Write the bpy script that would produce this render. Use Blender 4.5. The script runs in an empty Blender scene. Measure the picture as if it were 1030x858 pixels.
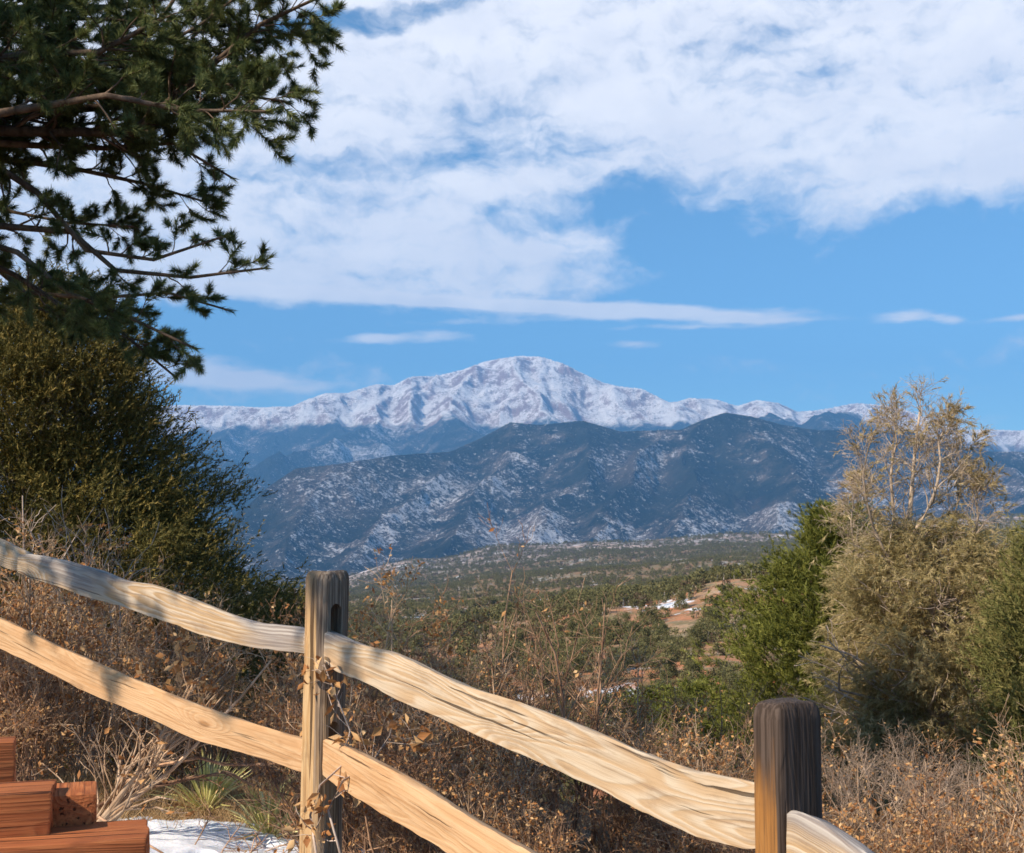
import bpy, math, random
import numpy as np
from mathutils import Vector, Matrix, Euler

C = bpy.context.scene.collection
scene = bpy.context.scene
PI = math.pi

# ------------------------------------------------------------------ camera
W0, H0, FPX = 1030.0, 858.0, 1243.0
HORIZON = 540.0
PITCH = math.atan((HORIZON - H0 / 2) / FPX)
EYE = np.array([0.0, 0.0, 1.45])
cam_data = bpy.data.cameras.new('camera')
cam = bpy.data.objects.new('camera', cam_data)
C.objects.link(cam)
cam.location = EYE
cam.rotation_euler = (PI / 2 + PITCH, 0, 0)
cam_data.sensor_width = 36.0
cam_data.lens = FPX / W0 * 36.0
cam_data.clip_start = 0.1
cam_data.clip_end = 60000
cam_data.dof.use_dof = True
cam_data.dof.focus_distance = 5.5
cam_data.dof.aperture_fstop = 16.0
scene.camera = cam

# ------------------------------------------------------------------ exposure
scene.view_settings.view_transform = 'Standard'
scene.view_settings.look = 'None'
scene.view_settings.exposure = 0.78
scene.view_settings.gamma = 1.0
scene.cycles.use_denoising = True
scene.cycles.filter_width = 1.6
scene.cycles.max_bounces = 6
scene.cycles.diffuse_bounces = 3
scene.cycles.transparent_max_bounces = 8
scene.cycles.volume_bounces = 0
scene.cycles.volume_step_rate = 10

# ------------------------------------------------------------------ sun and sky
SUN_EL = math.radians(35)
SUN_V = np.array([-0.82, -0.57, 0.0]); SUN_V /= np.linalg.norm(SUN_V)
SUN_DIR = Vector((SUN_V[0] * math.cos(SUN_EL), SUN_V[1] * math.cos(SUN_EL), math.sin(SUN_EL)))
sun_l = bpy.data.lights.new('sun', 'SUN')
sun_l.energy = 5.0
sun_l.angle = math.radians(0.5)
sun_l.color = (1.0, 0.87, 0.70)
sun = bpy.data.objects.new('sun', sun_l)
C.objects.link(sun)
sun.rotation_euler = SUN_DIR.to_track_quat('Z', 'Y').to_euler()
sun.location = (-10, -3, 20)

world = bpy.data.worlds.new('World')
scene.world = world
world.use_nodes = True
wt = world.node_tree
wn, wl = wt.nodes, wt.links
bg = wn['Background']
bg.inputs['Strength'].default_value = 0.08
sky = wn.new('ShaderNodeTexSky')
sky.sky_type = 'NISHITA'
sky.sun_disc = False
sky.sun_elevation = SUN_EL
sky.sun_rotation = math.atan2(SUN_V[0], SUN_V[1])
sky.altitude = 1900
sky.air_density = 1.0
sky.dust_density = 0.25
sky.ozone_density = 2.5


class NB:
    """tiny node builder"""
    def __init__(s, nt):
        s.nt = nt
    def n(s, t, **kw):
        nd = s.nt.nodes.new(t)
        for k, v in kw.items():
            setattr(nd, k, v)
        return nd
    def put(s, sock, v):
        if hasattr(v, 'links') or isinstance(v, bpy.types.NodeSocket):
            s.nt.links.new(v, sock)
        else:
            sock.default_value = v
    def m(s, op, a, b=0.0, c=0.0, clamp=False):
        nd = s.n('ShaderNodeMath', operation=op); nd.use_clamp = clamp
        s.put(nd.inputs[0], a); s.put(nd.inputs[1], b); s.put(nd.inputs[2], c)
        return nd.outputs[0]
    def comb(s, x, y, z):
        nd = s.n('ShaderNodeCombineXYZ')
        s.put(nd.inputs[0], x); s.put(nd.inputs[1], y); s.put(nd.inputs[2], z)
        return nd.outputs[0]
    def sep(s, v):
        nd = s.n('ShaderNodeSeparateXYZ'); s.put(nd.inputs[0], v)
        return nd.outputs
    def vm(s, op, a, b=(0, 0, 0), scale=None):
        nd = s.n('ShaderNodeVectorMath', operation=op)
        s.put(nd.inputs[0], a)
        if op != 'LENGTH' and op != 'NORMALIZE' and op != 'SCALE':
            s.put(nd.inputs[1], b)
        if scale is not None:
            s.put(nd.inputs['Scale'], scale)
        return nd.outputs['Value'] if op in ('LENGTH', 'DOT_PRODUCT') else nd.outputs[0]
    def noise(s, vec, scale, detail=4, rough=0.5, dist=0.0, dims='3D'):
        nd = s.n('ShaderNodeTexNoise'); nd.noise_dimensions = dims
        if vec is not None: s.put(nd.inputs['Vector'], vec)
        s.put(nd.inputs['Scale'], scale); s.put(nd.inputs['Detail'], float(detail))
        s.put(nd.inputs['Roughness'], rough); s.put(nd.inputs['Distortion'], dist)
        return nd.outputs[0]
    def ramp(s, v, a, b, lo=0.0, hi=1.0, smooth=True):
        nd = s.n('ShaderNodeMapRange')
        if smooth: nd.interpolation_type = 'SMOOTHSTEP'
        s.put(nd.inputs[0], v); s.put(nd.inputs[1], a); s.put(nd.inputs[2], b)
        s.put(nd.inputs[3], lo); s.put(nd.inputs[4], hi)
        return nd.outputs[0]
    def mix(s, f, a, b, blend='MIX'):
        nd = s.n('ShaderNodeMix', data_type='RGBA', blend_type=blend)
        s.put(nd.inputs[0], f)
        for i, v in ((6, a), (7, b)):
            if isinstance(v, (tuple, list)): v = tuple(v) + (1.0,) * (4 - len(v))
            s.put(nd.inputs[i], v)
        return nd.outputs[2]
    def attr(s, name):
        nd = s.n('ShaderNodeAttribute'); nd.attribute_name = name
        return nd


# clouds: a density field over azimuth and elevation of the sky dome
w = NB(wt)
tc = w.n('ShaderNodeTexCoord')
gx, gy, gz = w.sep(tc.outputs['Generated'])
az = w.m('ARCTAN2', gx, gy)
el = w.m('ARCSINE', gz)
AE = w.comb(az, el, 0.0)
def azel(px, py):
    return math.atan((px - 515) / FPX), math.atan((HORIZON - py) / FPX)
warp = w.n('ShaderNodeTexNoise'); w.put(warp.inputs['Vector'], AE)
warp.inputs['Scale'].default_value = 9; warp.inputs['Detail'].default_value = 5
warp.inputs['Roughness'].default_value = 0.6
wv = w.vm('SCALE', w.vm('SUBTRACT', warp.outputs['Color'], (0.5, 0.5, 0.5)), scale=0.055)
AEW = w.vm('ADD', AE, wv)
# (px, py, radius x, radius y, rotation degrees, weight, edge)
blobs = [
    (760, 20, 620, 190, 2, 1.05), (330, 20, 340, 210, 4, 0.9), (1150, 120, 380, 120, -6, 0.9),
    (905, 195, 130, 60, 4, 0.7), (480, 245, 260, 62, -10, 0.55), (360, 215, 260, 70, -4, 0.6),
    (600, 170, 120, 40, 6, 0.4), (500, 205, 120, 30, -12, 0.3), (560, 262, 140, 60, -14, 0.5), (250, 290, 330, 100, 0, 0.4),
    (-200, 100, 500, 260, 0, 0.8), (1500, 60, 500, 300, 0, 0.8), (500, -420, 1400, 320, 0, 0.75),
    (470, 150, 170, 18, -5, -0.3), (600, 195, 100, 22, -12, -0.4), (670, 225, 80, 34, 22, -0.6), (370, 4, 130, 12, -8, -0.7), (740, 230, 90, 40, 0, -0.8), (330, 165, 120, 14, -6, -0.2), (800, 270, 200, 30, 0, -0.6), (330, 345, 220, 26, 0, -0.7), (1000, 250, 120, 26, 0, -0.7), (930, 315, 220, 34, 0, -0.9), (640, 345, 200, 16, 0, -0.5), (430, 318, 300, 20, -2, -0.75),
]
tot = 0.0
carved = False
for (px, py, rx, ry, rot, wgt) in blobs:
    if wgt < 0 and not carved:
        tot = w.m('MINIMUM', tot, 0.95); carved = True
    a, e = azel(px, py)
    d = w.vm('SUBTRACT', AEW, (a, e, 0))
    r = math.radians(-rot)
    # rotate then scale with two dot products
    u = w.vm('DOT_PRODUCT', d, (math.cos(r) * FPX / rx, math.sin(r) * FPX / rx, 0))
    v = w.vm('DOT_PRODUCT', d, (-math.sin(r) * FPX / ry, math.cos(r) * FPX / ry, 0))
    q = w.m('ADD', w.m('MULTIPLY', u, u), w.m('MULTIPLY', v, v))
    g = w.m('EXPONENT', w.m('MULTIPLY', w.m('MULTIPLY', q, q), -0.7))
    tot = w.m('MULTIPLY_ADD', g, wgt, tot)
n1 = w.noise(w.vm('MULTIPLY', AEW, (1, 2.4, 1)), 7.0, 9, 0.58, 0.25)
n2 = w.noise(w.vm('MULTIPLY', AEW, (1, 1.8, 1)), 38.0, 6, 0.6, 0.2)
field = w.m('ADD', w.m('MULTIPLY_ADD', w.m('SUBTRACT', n1, 0.5), 1.9, tot), w.m('MULTIPLY', w.m('SUBTRACT', n2, 0.5), 1.35))
cum = w.ramp(field, 0.05, 1.1, 0.0, 0.95)
# thin streaks
streaks = [
    (430, 300, 300, 7, -2.5, 0.95), (560, 308, 200, 3, -3, 0.6), (700, 330, 120, 3, -1, 0.5), (480, 322, 90, 4, 2, 0.45), (620, 313, 140, 8, -3, 0.8), (770, 325, 70, 3.5, -2, 0.75), (160, 296, 220, 10, -1, 0.8),
    (230, 385, 120, 10, -3, 0.9), (365, 342, 40, 6, 3, 0.75), (435, 338, 50, 7, 3, 0.7), (640, 346, 32, 5, -2, 0.6),
    (918, 327, 24, 6, 2, 0.85), (960, 333, 18, 5, -3, 0.75), (1035, 336, 30, 4, 3, 0.7), (140, 372, 120, 22, -4, 0.6),
]
st = 0.0
wv2 = w.vm('MULTIPLY', wv, (0.35, 0.16, 0))
AES = w.vm('ADD', AE, wv2)
for (px, py, rx, ry, rot, wgt) in streaks:
    a, e = azel(px, py)
    d = w.vm('SUBTRACT', AES, (a, e, 0)); r = math.radians(rot)
    u = w.vm('DOT_PRODUCT', d, (math.cos(r) * FPX / rx, math.sin(r) * FPX / rx, 0))
    v = w.vm('DOT_PRODUCT', d, (-math.sin(r) * FPX / ry, math.cos(r) * FPX / ry, 0))
    q = w.m('ADD', w.m('MULTIPLY', u, u), w.m('MULTIPLY', v, v))
    st = w.m('MULTIPLY_ADD', w.m('EXPONENT', w.m('MULTIPLY', q, -1.0)), wgt, st)
n3 = w.noise(w.vm('MULTIPLY', AES, (1, 4.0, 1)), 26.0, 6, 0.6, 0.2)
stm = w.ramp(w.m('MULTIPLY_ADD', w.m('SUBTRACT', n3, 0.5), 1.2, st), 0.2, 0.95, 0.0, 0.9)
cov = w.m('SUBTRACT', 1.0, w.m('MULTIPLY', w.m('SUBTRACT', 1.0, cum), w.m('SUBTRACT', 1.0, stm)))
cov = w.m('MULTIPLY', cov, w.ramp(el, 0.0, 0.06))
shade = w.noise(w.vm('MULTIPLY', AEW, (1, 2.2, 1)), 11.0, 6, 0.55)
ccol = w.mix(w.ramp(shade, 0.3, 0.7), (8.1, 8.1, 8.6), (9.5, 9.3, 9.4))
skyc = w.mix(1.0, sky.outputs[0], (0.86, 1.20, 1.26), 'MULTIPLY')
wl.new(w.mix(cov, skyc, ccol), bg.inputs['Color'])

# ------------------------------------------------------------------ helpers
fdir = np.array([0, math.cos(PITCH), math.sin(PITCH)])
udir = np.array([0, -math.sin(PITCH), math.cos(PITCH)])
def P(px, py, Y):
    """world point seen at pixel (px, py) of the photograph at depth Y metres north of the camera"""
    d = fdir + np.array([(px - W0 / 2) / FPX, 0, 0]) + udir * ((H0 / 2 - py) / FPX)
    return EYE + d * (Y / d[1])
def sstep(a, b, x):
    t = np.clip((x - a) / (b - a), 0, 1)
    return t * t * (3 - 2 * t)

def mesh_np(name, V, quads=None, tris=None, attrs=None, mats=(), smooth=False, midx=None):
    V = np.asarray(V, dtype=np.float32).reshape(-1, 3)
    me = bpy.data.meshes.new(name)
    me.vertices.add(len(V)); me.vertices.foreach_set('co', V.ravel())
    q = np.zeros((0, 4), np.int32) if quads is None else np.asarray(quads, np.int32).reshape(-1, 4)
    t = np.zeros((0, 3), np.int32) if tris is None else np.asarray(tris, np.int32).reshape(-1, 3)
    nl = q.size + t.size
    me.loops.add(nl); me.loops.foreach_set('vertex_index', np.concatenate([q.ravel(), t.ravel()]).astype(np.int32))
    me.polygons.add(len(q) + len(t))
    starts = np.concatenate([np.arange(len(q)) * 4, q.size + np.arange(len(t)) * 3]).astype(np.int32)
    me.polygons.foreach_set('loop_start', starts)
    if midx is not None:
        me.polygons.foreach_set('material_index', np.asarray(midx, np.int32))
    if smooth:
        me.polygons.foreach_set('use_smooth', np.ones(len(q) + len(t), bool))
    me.update(calc_edges=True)
    for k, v in (attrs or {}).items():
        v = np.asarray(v, np.float32)
        if v.ndim == 2:
            a = me.attributes.new(k, 'FLOAT_VECTOR', 'POINT'); a.data.foreach_set('vector', v.ravel())
        else:
            a = me.attributes.new(k, 'FLOAT', 'POINT'); a.data.foreach_set('value', v)
    for mt in mats: me.materials.append(mt)
    return me

def link(name, me, parent=None, loc=None):
    o = bpy.data.objects.new(name, me); C.objects.link(o)
    if parent is not None: o.parent = parent
    if loc is not None: o.location = loc
    return o
def tag(o, label=None, cat=None, group=None, kind=None):
    if label: o['label'] = label
    if cat: o['category'] = cat
    if group: o['group'] = group
    if kind: o['kind'] = kind
    return o
def empty(name, loc, label, cat, group=None):
    o = bpy.data.objects.new(name, None); C.objects.link(o)
    o.location = tuple(float(c) for c in loc); o.empty_display_size = 0.1
    return tag(o, label, cat, group)

def material(name, rough=0.8, spec=0.3):
    m = bpy.data.materials.new(name); m.use_nodes = True
    b = NB(m.node_tree)
    p = m.node_tree.nodes['Principled BSDF']
    p.inputs['Roughness'].default_value = rough
    p.inputs['Specular IOR Level'].default_value = spec
    return m, b, p

def grid_faces(nu, nv):
    i = np.arange(nu - 1)[:, None] * nv + np.arange(nv - 1)[None, :]
    return np.stack([i, i + nv, i + nv + 1, i + 1], -1).reshape(-1, 4)

# numpy value noise ------------------------------------------------
def _hash(ix, iy, seed):
    h = (ix.astype(np.int64) * 374761393 + iy.astype(np.int64) * 668265263 + seed * 974634777) & 0xffffffff
    h = ((h ^ (h >> 13)) * 1274126177) & 0xffffffff
    return ((h ^ (h >> 16)) & 0xffffff) / float(0xffffff)
def vnoise(x, y, seed=0):
    ix = np.floor(x); iy = np.floor(y); fx = x - ix; fy = y - iy
    fx = fx * fx * fx * (fx * (fx * 6 - 15) + 10); fy = fy * fy * fy * (fy * (fy * 6 - 15) + 10)
    a = _hash(ix, iy, seed); b = _hash(ix + 1, iy, seed); c = _hash(ix, iy + 1, seed); d = _hash(ix + 1, iy + 1, seed)
    return (a + (b - a) * fx) * (1 - fy) + (c + (d - c) * fx) * fy
def fbm(x, y, oct=5, seed=0, gain=0.5):
    s = 0; a = 1; t = 0
    for i in range(oct):
        s = s + a * (vnoise(x, y, seed + i) * 2 - 1); t += a; a *= gain
        x, y = x * 1.97 * 0.8 - y * 1.97 * 0.6 + 17.3, x * 1.97 * 0.6 + y * 1.97 * 0.8 - 9.1
    return s / t
def ridged(x, y, oct=5, seed=0, gain=0.5):
    s = 0; a = 1; t = 0; prev = 1
    for i in range(oct):
        n = 1 - np.abs(vnoise(x, y, seed + i) * 2 - 1); n = n * n
        s = s + a * n * prev; t += a; a *= gain; prev = np.clip(n * 1.3, 0, 1)
        x, y = x * 2.0 * 0.8 - y * 2.0 * 0.6 + 7.3, x * 2.0 * 0.6 + y * 2.0 * 0.8 - 3.1
    return s / t
def erosion(px, py, dx, dy, seed):
    """gullies that run along the slope: cosine stripes across it, blended between jittered cells"""
    ix = np.floor(px); iy = np.floor(py); fx = px - ix; fy = py - iy
    va = np.zeros_like(px); gx_ = np.zeros_like(px); gy_ = np.zeros_like(px); wtt = np.zeros_like(px)
    for i in range(-1, 3):
        for j in range(-1, 3):
            hx = _hash(ix + i, iy + j, seed) - 0.5; hy = _hash(ix + i, iy + j, seed + 50) - 0.5
            qx = fx - i + hx * 0.9; qy = fy - j + hy * 0.9
            ww = np.exp(-(qx * qx + qy * qy) * 2.0); wtt += ww
            mag = (qx * dx + qy * dy) * 2 * PI
            va += np.cos(mag) * ww
            s = -np.sin(mag) * ww; gx_ += s * dx; gy_ += s * dy
    return va / wtt, gx_ / wtt, gy_ / wtt
# ------------------------------------------------------------------ land
# the ground: one sheet in polar layout from the camera's feet to the foot of the mountains
R_KEYS = np.array([8, 15, 30, 60, 120, 250, 500, 1000, 2000, 3200, 4500, 6500], float)
# elevation angle as seen from the eye, in photograph pixels below or above the horizon line, by azimuth and range
G_TAB = {
    -300: [None, 900, 905, 850, 740, 672, 640, 618, 605, 598, 604, 604],
    300: [None, 900, 905, 850, 738, 668, 636, 614, 602, 592, 606, 606],
    430: [None, 900, 905, 850, 730, 645, 628, 604, 588, 563, 600, 600],
    515: [None, 900, 905, 850, 722, 626, 616, 596, 577, 552, 600, 600],
    620: [None, 900, 905, 850, 712, 602, 606, 588, 566, 545, 590, 590],
    750: [None, 900, 900, 845, 705, 580, 600, 578, 555, 536, 590, 590],
    1000: [None, 900, 895, 840, 695, 572, 590, 565, 538, 520, 580, 580],
    1500: [None, 900, 890, 835, 690, 570, 580, 555, 530, 510, 570, 570],
}
def near_z(x, y):
    """slope around the fence and steps, relative to the eye"""
    return -1.40 - 0.09 * np.clip(x, -2.6, 2.6) - 0.03 * np.clip(y - 4, 0, 3) + 0.03 * fbm(x * 1.3, y * 1.3, 3, 5)
def ground_z(x, y):
    """absolute height of the ground sheet"""
    x = np.asarray(x, float); y = np.asarray(y, float)
    r = np.hypot(x, y); azp = FPX * np.tan(np.clip(np.arctan2(x, np.maximum(y, 1e-6)), -0.9, 0.9)) + 515
    ca = np.cos(np.clip(np.arctan2(x, np.maximum(y, 1e-6)), -0.9, 0.9))
    pxs = sorted(G_TAB)
    tab = np.array([[0 if v is None else v for v in G_TAB[p]] for p in pxs], float)
    lr = np.log(np.clip(r, 8, 6500)); lk = np.log(R_KEYS)
    cols = np.array([np.interp(lr.ravel(), lk, tab[i]) for i in range(len(pxs))])   # (npx, N)
    for i, p in enumerate(pxs):   # height at r = 8 follows the near slope
        zz = -1.75
        tab[i, 0] = HORIZON - zz / 8 * FPX
    cols = np.array([np.interp(lr.ravel(), lk, tab[i]) for i in range(len(pxs))])
    fi = np.interp(azp.ravel(), pxs, np.arange(len(pxs)))
    i0 = np.clip(np.floor(fi).astype(int), 0, len(pxs) - 2); f = fi - i0; f = f * f * (3 - 2 * f)
    idx = np.arange(fi.size)
    py = cols[i0, idx] * (1 - f) + cols[i0 + 1, idx] * f
    py = py.reshape(x.shape)
    zfar = (HORIZON - py) / FPX * r * ca
    # rolling relief that grows with range
    amp = np.clip((r - 25) / 100, 0, 1)
    z = zfar + amp * (2.6 * fbm(x / 38, y / 38, 4, 11) * np.clip(r / 150, 0.2, 1) + np.clip(r / 400, 0, 1) * 7.5 * fbm(x / 170, y / 170, 4, 21)
                      + np.clip((r - 600) / 2500, 0, 1) * 26 * fbm(x / 700, y / 700, 4, 31))
    # red rocky knoll on the slope across the gully
    kx, ky = (735 - 515) / FPX * 225, 225.0
    z = z + 1.2 * np.exp(-(((x - kx) / 26) ** 2 + ((y - ky) / 34) ** 2))
    kx, ky = (690 - 515) / FPX * 150, 150.0
    z = z + 1.6 * np.exp(-(((x - kx) / 14) ** 2 + ((y - ky) / 16) ** 2))
    t = sstep(5.5, 9.5, r)
    z = near_z(x, y) * (1 - t) + z * t
    # behind the camera
    return z + EYE[2]

az_in = np.arange(-120, 1160, 2.6)
az_px = np.concatenate([np.linspace(-1900, -140, 60), az_in, np.linspace(1180, 2900, 60)])
rr = np.concatenate([[0.25], np.exp(np.linspace(math.log(0.6), math.log(30), 70)), np.exp(np.linspace(math.log(31), math.log(6400), 420))])
A = np.arctan((az_px - 515) / FPX)
A = np.concatenate([np.linspace(-PI + 0.02, A[0] - 0.05, 50), A, np.linspace(A[-1] + 0.05, PI + 0.02, 50)])
AA, RR = np.meshgrid(A, rr, indexing='ij')
GX, GY = np.sin(AA) * RR, np.cos(AA) * RR
back = sstep(1.15, 1.6, np.abs(AA))
GZ = ground_z(GX, np.maximum(GY, RR * 0.42)) * (1 - back) + back * (-0.05 * np.minimum(RR, 3000) * 0.2)

def ground_material():
    m, b, p = material('hillside_ground', 0.95, 0.1)
    g = b.n('ShaderNodeNewGeometry'); pos = g.outputs['Position']
    x, y, z = b.sep(pos)
    r = b.vm('LENGTH', b.comb(x, y, 0.0))
    # near: leaf litter, soil
    n_a = b.noise(pos, 2.2, 8, 0.65); n_b = b.noise(pos, 28, 6, 0.7); n_c = b.noise(pos, 0.05, 5, 0.6)
    near = b.mix(b.ramp(n_b, 0.35, 0.65), (0.05, 0.032, 0.02), (0.22, 0.135, 0.075))
    near = b.mix(b.ramp(n_a, 0.4, 0.62), near, (0.12, 0.085, 0.055))
    flat = b.vm('MULTIPLY', pos, (1, 1, 0.2))
    soil = b.mix(b.ramp(b.noise(flat, 0.02, 6, 0.65), 0.36, 0.54), (0.36, 0.26, 0.17), (0.44, 0.18, 0.09))
    soil = b.mix(b.ramp(b.noise(flat, 0.3, 7, 0.7), 0.5, 0.66, 0, 0.8), soil, (0.34, 0.25, 0.17))
    soil = b.mix(b.ramp(b.noise(flat, 0.11, 7, 0.7), 0.54, 0.64, 0, 0.7), soil, (0.55, 0.42, 0.34))
    # low scrub between the trees
    soil = b.mix(b.ramp(b.noise(flat, 0.22, 8, 0.72), 0.44, 0.60, 0, 0.75), soil, (0.13, 0.125, 0.06))
    soil = b.mix(b.ramp(b.noise(flat, 1.1, 6, 0.75), 0.5, 0.66, 0, 0.7), soil, (0.08, 0.08, 0.04))
    sn = b.m('ADD', b.m('MULTIPLY', b.noise(flat, 0.075, 7, 0.72), 0.5), b.m('MULTIPLY', b.noise(flat, 0.012, 5, 0.6), 0.5))
    snow = b.ramp(sn, 0.55, 0.585)
    snow = b.m('MULTIPLY', snow, b.ramp(r, 45, 90))
    soil = b.mix(snow, soil, (0.74, 0.77, 0.84))
    # far: tan mesa with snow
    far = b.mix(b.ramp(b.noise(flat, 0.004, 7, 0.65), 0.4, 0.62), (0.26, 0.20, 0.17), (0.44, 0.34, 0.30))
    far = b.mix(b.ramp(b.noise(flat, 0.013, 8, 0.75), 0.52, 0.62, 0, 0.75), far, (0.74, 0.77, 0.84))
    far = b.mix(b.ramp(b.noise(flat, 0.03, 6, 0.75), 0.46, 0.56, 0, 0.9), far, (0.05, 0.055, 0.04))
    soil = b.mix(b.ramp(r, 450, 1100, 0, 0.55), soil, (0.10, 0.10, 0.055))
    col = b.mix(b.ramp(r, 2300, 2900), soil, far)
    col = b.mix(b.ramp(r, 20, 60), near, col)
    b.put(p.inputs['Base Color'], col)
    bump = b.n('ShaderNodeBump'); bump.inputs['Strength'].default_value = 0.6; bump.inputs['Distance'].default_value = 0.05
    b.put(bump.inputs['Height'], n_b); b.put(p.inputs['Normal'], bump.outputs[0])
    return m
ground = link('ground', mesh_np('ground', np.stack([GX, GY, GZ], -1), grid_faces(len(A), len(rr))[:, ::-1], mats=[ground_material()], smooth=True))
tag(ground, kind='structure')

# ---- mountains: ridge networks with gullies cut down their slopes
def km(px, py, D):
    a = math.atan((px - 515) / FPX)
    return (D * 1000 * math.tan(a), D * 1000.0, (HORIZON - py) / FPX * D * 1000)
def densify(line, step=350):
    out = []
    for a, b in zip(line[:-1], line[1:]):
        n = max(1, int(math.dist(a, b) / step))
        out += [tuple(np.array(a) + (np.array(b) - np.array(a)) * i / n) for i in range(n)]
    return np.array(out + [line[-1]])
def ridge_field(X, Y, lines, slope, k, floor):
    acc = np.exp((floor - 0) / k) * np.ones_like(X)
    dmin = np.full_like(X, 1e9)
    for (ln, s) in lines:
        best = np.full_like(X, -1e9)
        for a, b in zip(ln[:-1], ln[1:]):
            dx, dy = b[0] - a[0], b[1] - a[1]
            t = np.clip(((X - a[0]) * dx + (Y - a[1]) * dy) / (dx * dx + dy * dy + 1e-9), 0, 1)
            d = np.hypot(X - a[0] - t * dx, Y - a[1] - t * dy)
            zz = a[2] + t * (b[2] - a[2])
            best = np.maximum(best, zz - slope * s * d)
            dmin = np.minimum(dmin, d)
        acc += np.exp(best / k)
    return k * np.log(acc), dmin

def mountain(name, D0, D1, nD, azs, lines, slope, k, floor, crest, gull, scale, seed, mat):
    a = np.arctan((azs - 515) / FPX)
    ys = np.linspace(D0, D1, nD) * 1000
    T, Yg = np.meshgrid(np.tan(a), ys, indexing='ij')
    Xg = T * Yg
    wx = fbm(Xg / (2.2 * scale), Yg / (2.2 * scale), 4, seed) * 0.45 * scale; wy = fbm(Xg / (2.2 * scale), Yg / (2.2 * scale), 4, seed + 9) * 0.45 * scale
    H, dm = ridge_field(Xg + wx, Yg + wy, lines, slope, k, floor)
    # slope direction by finite difference of the smooth field
    e = 60.0
    Hx, _ = ridge_field(Xg + wx + e, Yg + wy, lines, slope, k, floor); Hy, _ = ridge_field(Xg + wx, Yg + wy + e, lines, slope, k, floor)
    sx, sy = (Hx - H) / e, (Hy - H) / e
    n1 = fbm(Xg / scale, Yg / scale, 4, seed + 3)
    cx, cy = sy * 1.9, -sx * 1.9
    h = np.zeros_like(H); gx_ = np.zeros_like(H); gy_ = np.zeros_like(H); amp = 1.0; f = 1.6 / scale
    tot = 0
    for i in range(5):
        v, ax_, ay_ = erosion(Xg * f, Yg * f, cx + gy_ * 0.9, cy - gx_ * 0.9, seed + 20 + i)
        h += v * amp; gx_ += ax_ * amp; gy_ += ay_ * amp; tot += amp
        amp *= 0.52; f *= 2.0
    steep = np.clip(np.hypot(sx, sy) / slope, 0, 1)
    fade = 0.22 + 0.78 * sstep(0, 1200, dm)
    H2 = H + gull * h * steep * fade + gull * 0.35 * n1 + gull * 0.55 * (ridged(Xg / (scale * .5), Yg / (scale * .5), 6, seed + 40) - 0.4)
    # calibrate the skyline against the crest profile
    ang = (H2 / Yg).max(axis=1)
    want = (HORIZON - np.interp(azs, [c[0] for c in crest], [c[1] for c in crest])) / FPX
    want = want + 0.0006 * fbm(azs / 14.0, azs * 0, 4, seed + 60)
    corr = want - ang
    ks = np.exp(-np.linspace(-2, 2, 7) ** 2); ks /= ks.sum()
    corr = np.convolve(np.pad(corr, 3, mode='edge'), ks, 'valid')
    rowmax = (H2 / Yg).argmax(axis=1)
    hi = sstep(0.25, 1.0, (H2 / Yg - (floor / Yg)) / np.maximum(ang[:, None] - floor / Yg, 1e-4))
    H2 = H2 + corr[:, None] * Yg * hi
    Z = H2 + EYE[2]
    V = np.stack([Xg, Yg, Z], -1)
    att = {'n1': (fbm(Xg / 900, Yg / 900, 5, seed + 70)).ravel(), 'gul': h.ravel() / tot}
    me = mesh_np(name, V, grid_faces(len(azs), nD)[:, ::-1], attrs=att, mats=[mat], smooth=True)
    o = link(name, me); tag(o, kind='structure')
    return o

def fine(a, b, st, lo, hi, nout=40):
    return np.concatenate([np.linspace(lo, a - 8, nout), np.arange(a, b, st), np.linspace(b + 8, hi, nout)])

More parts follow.
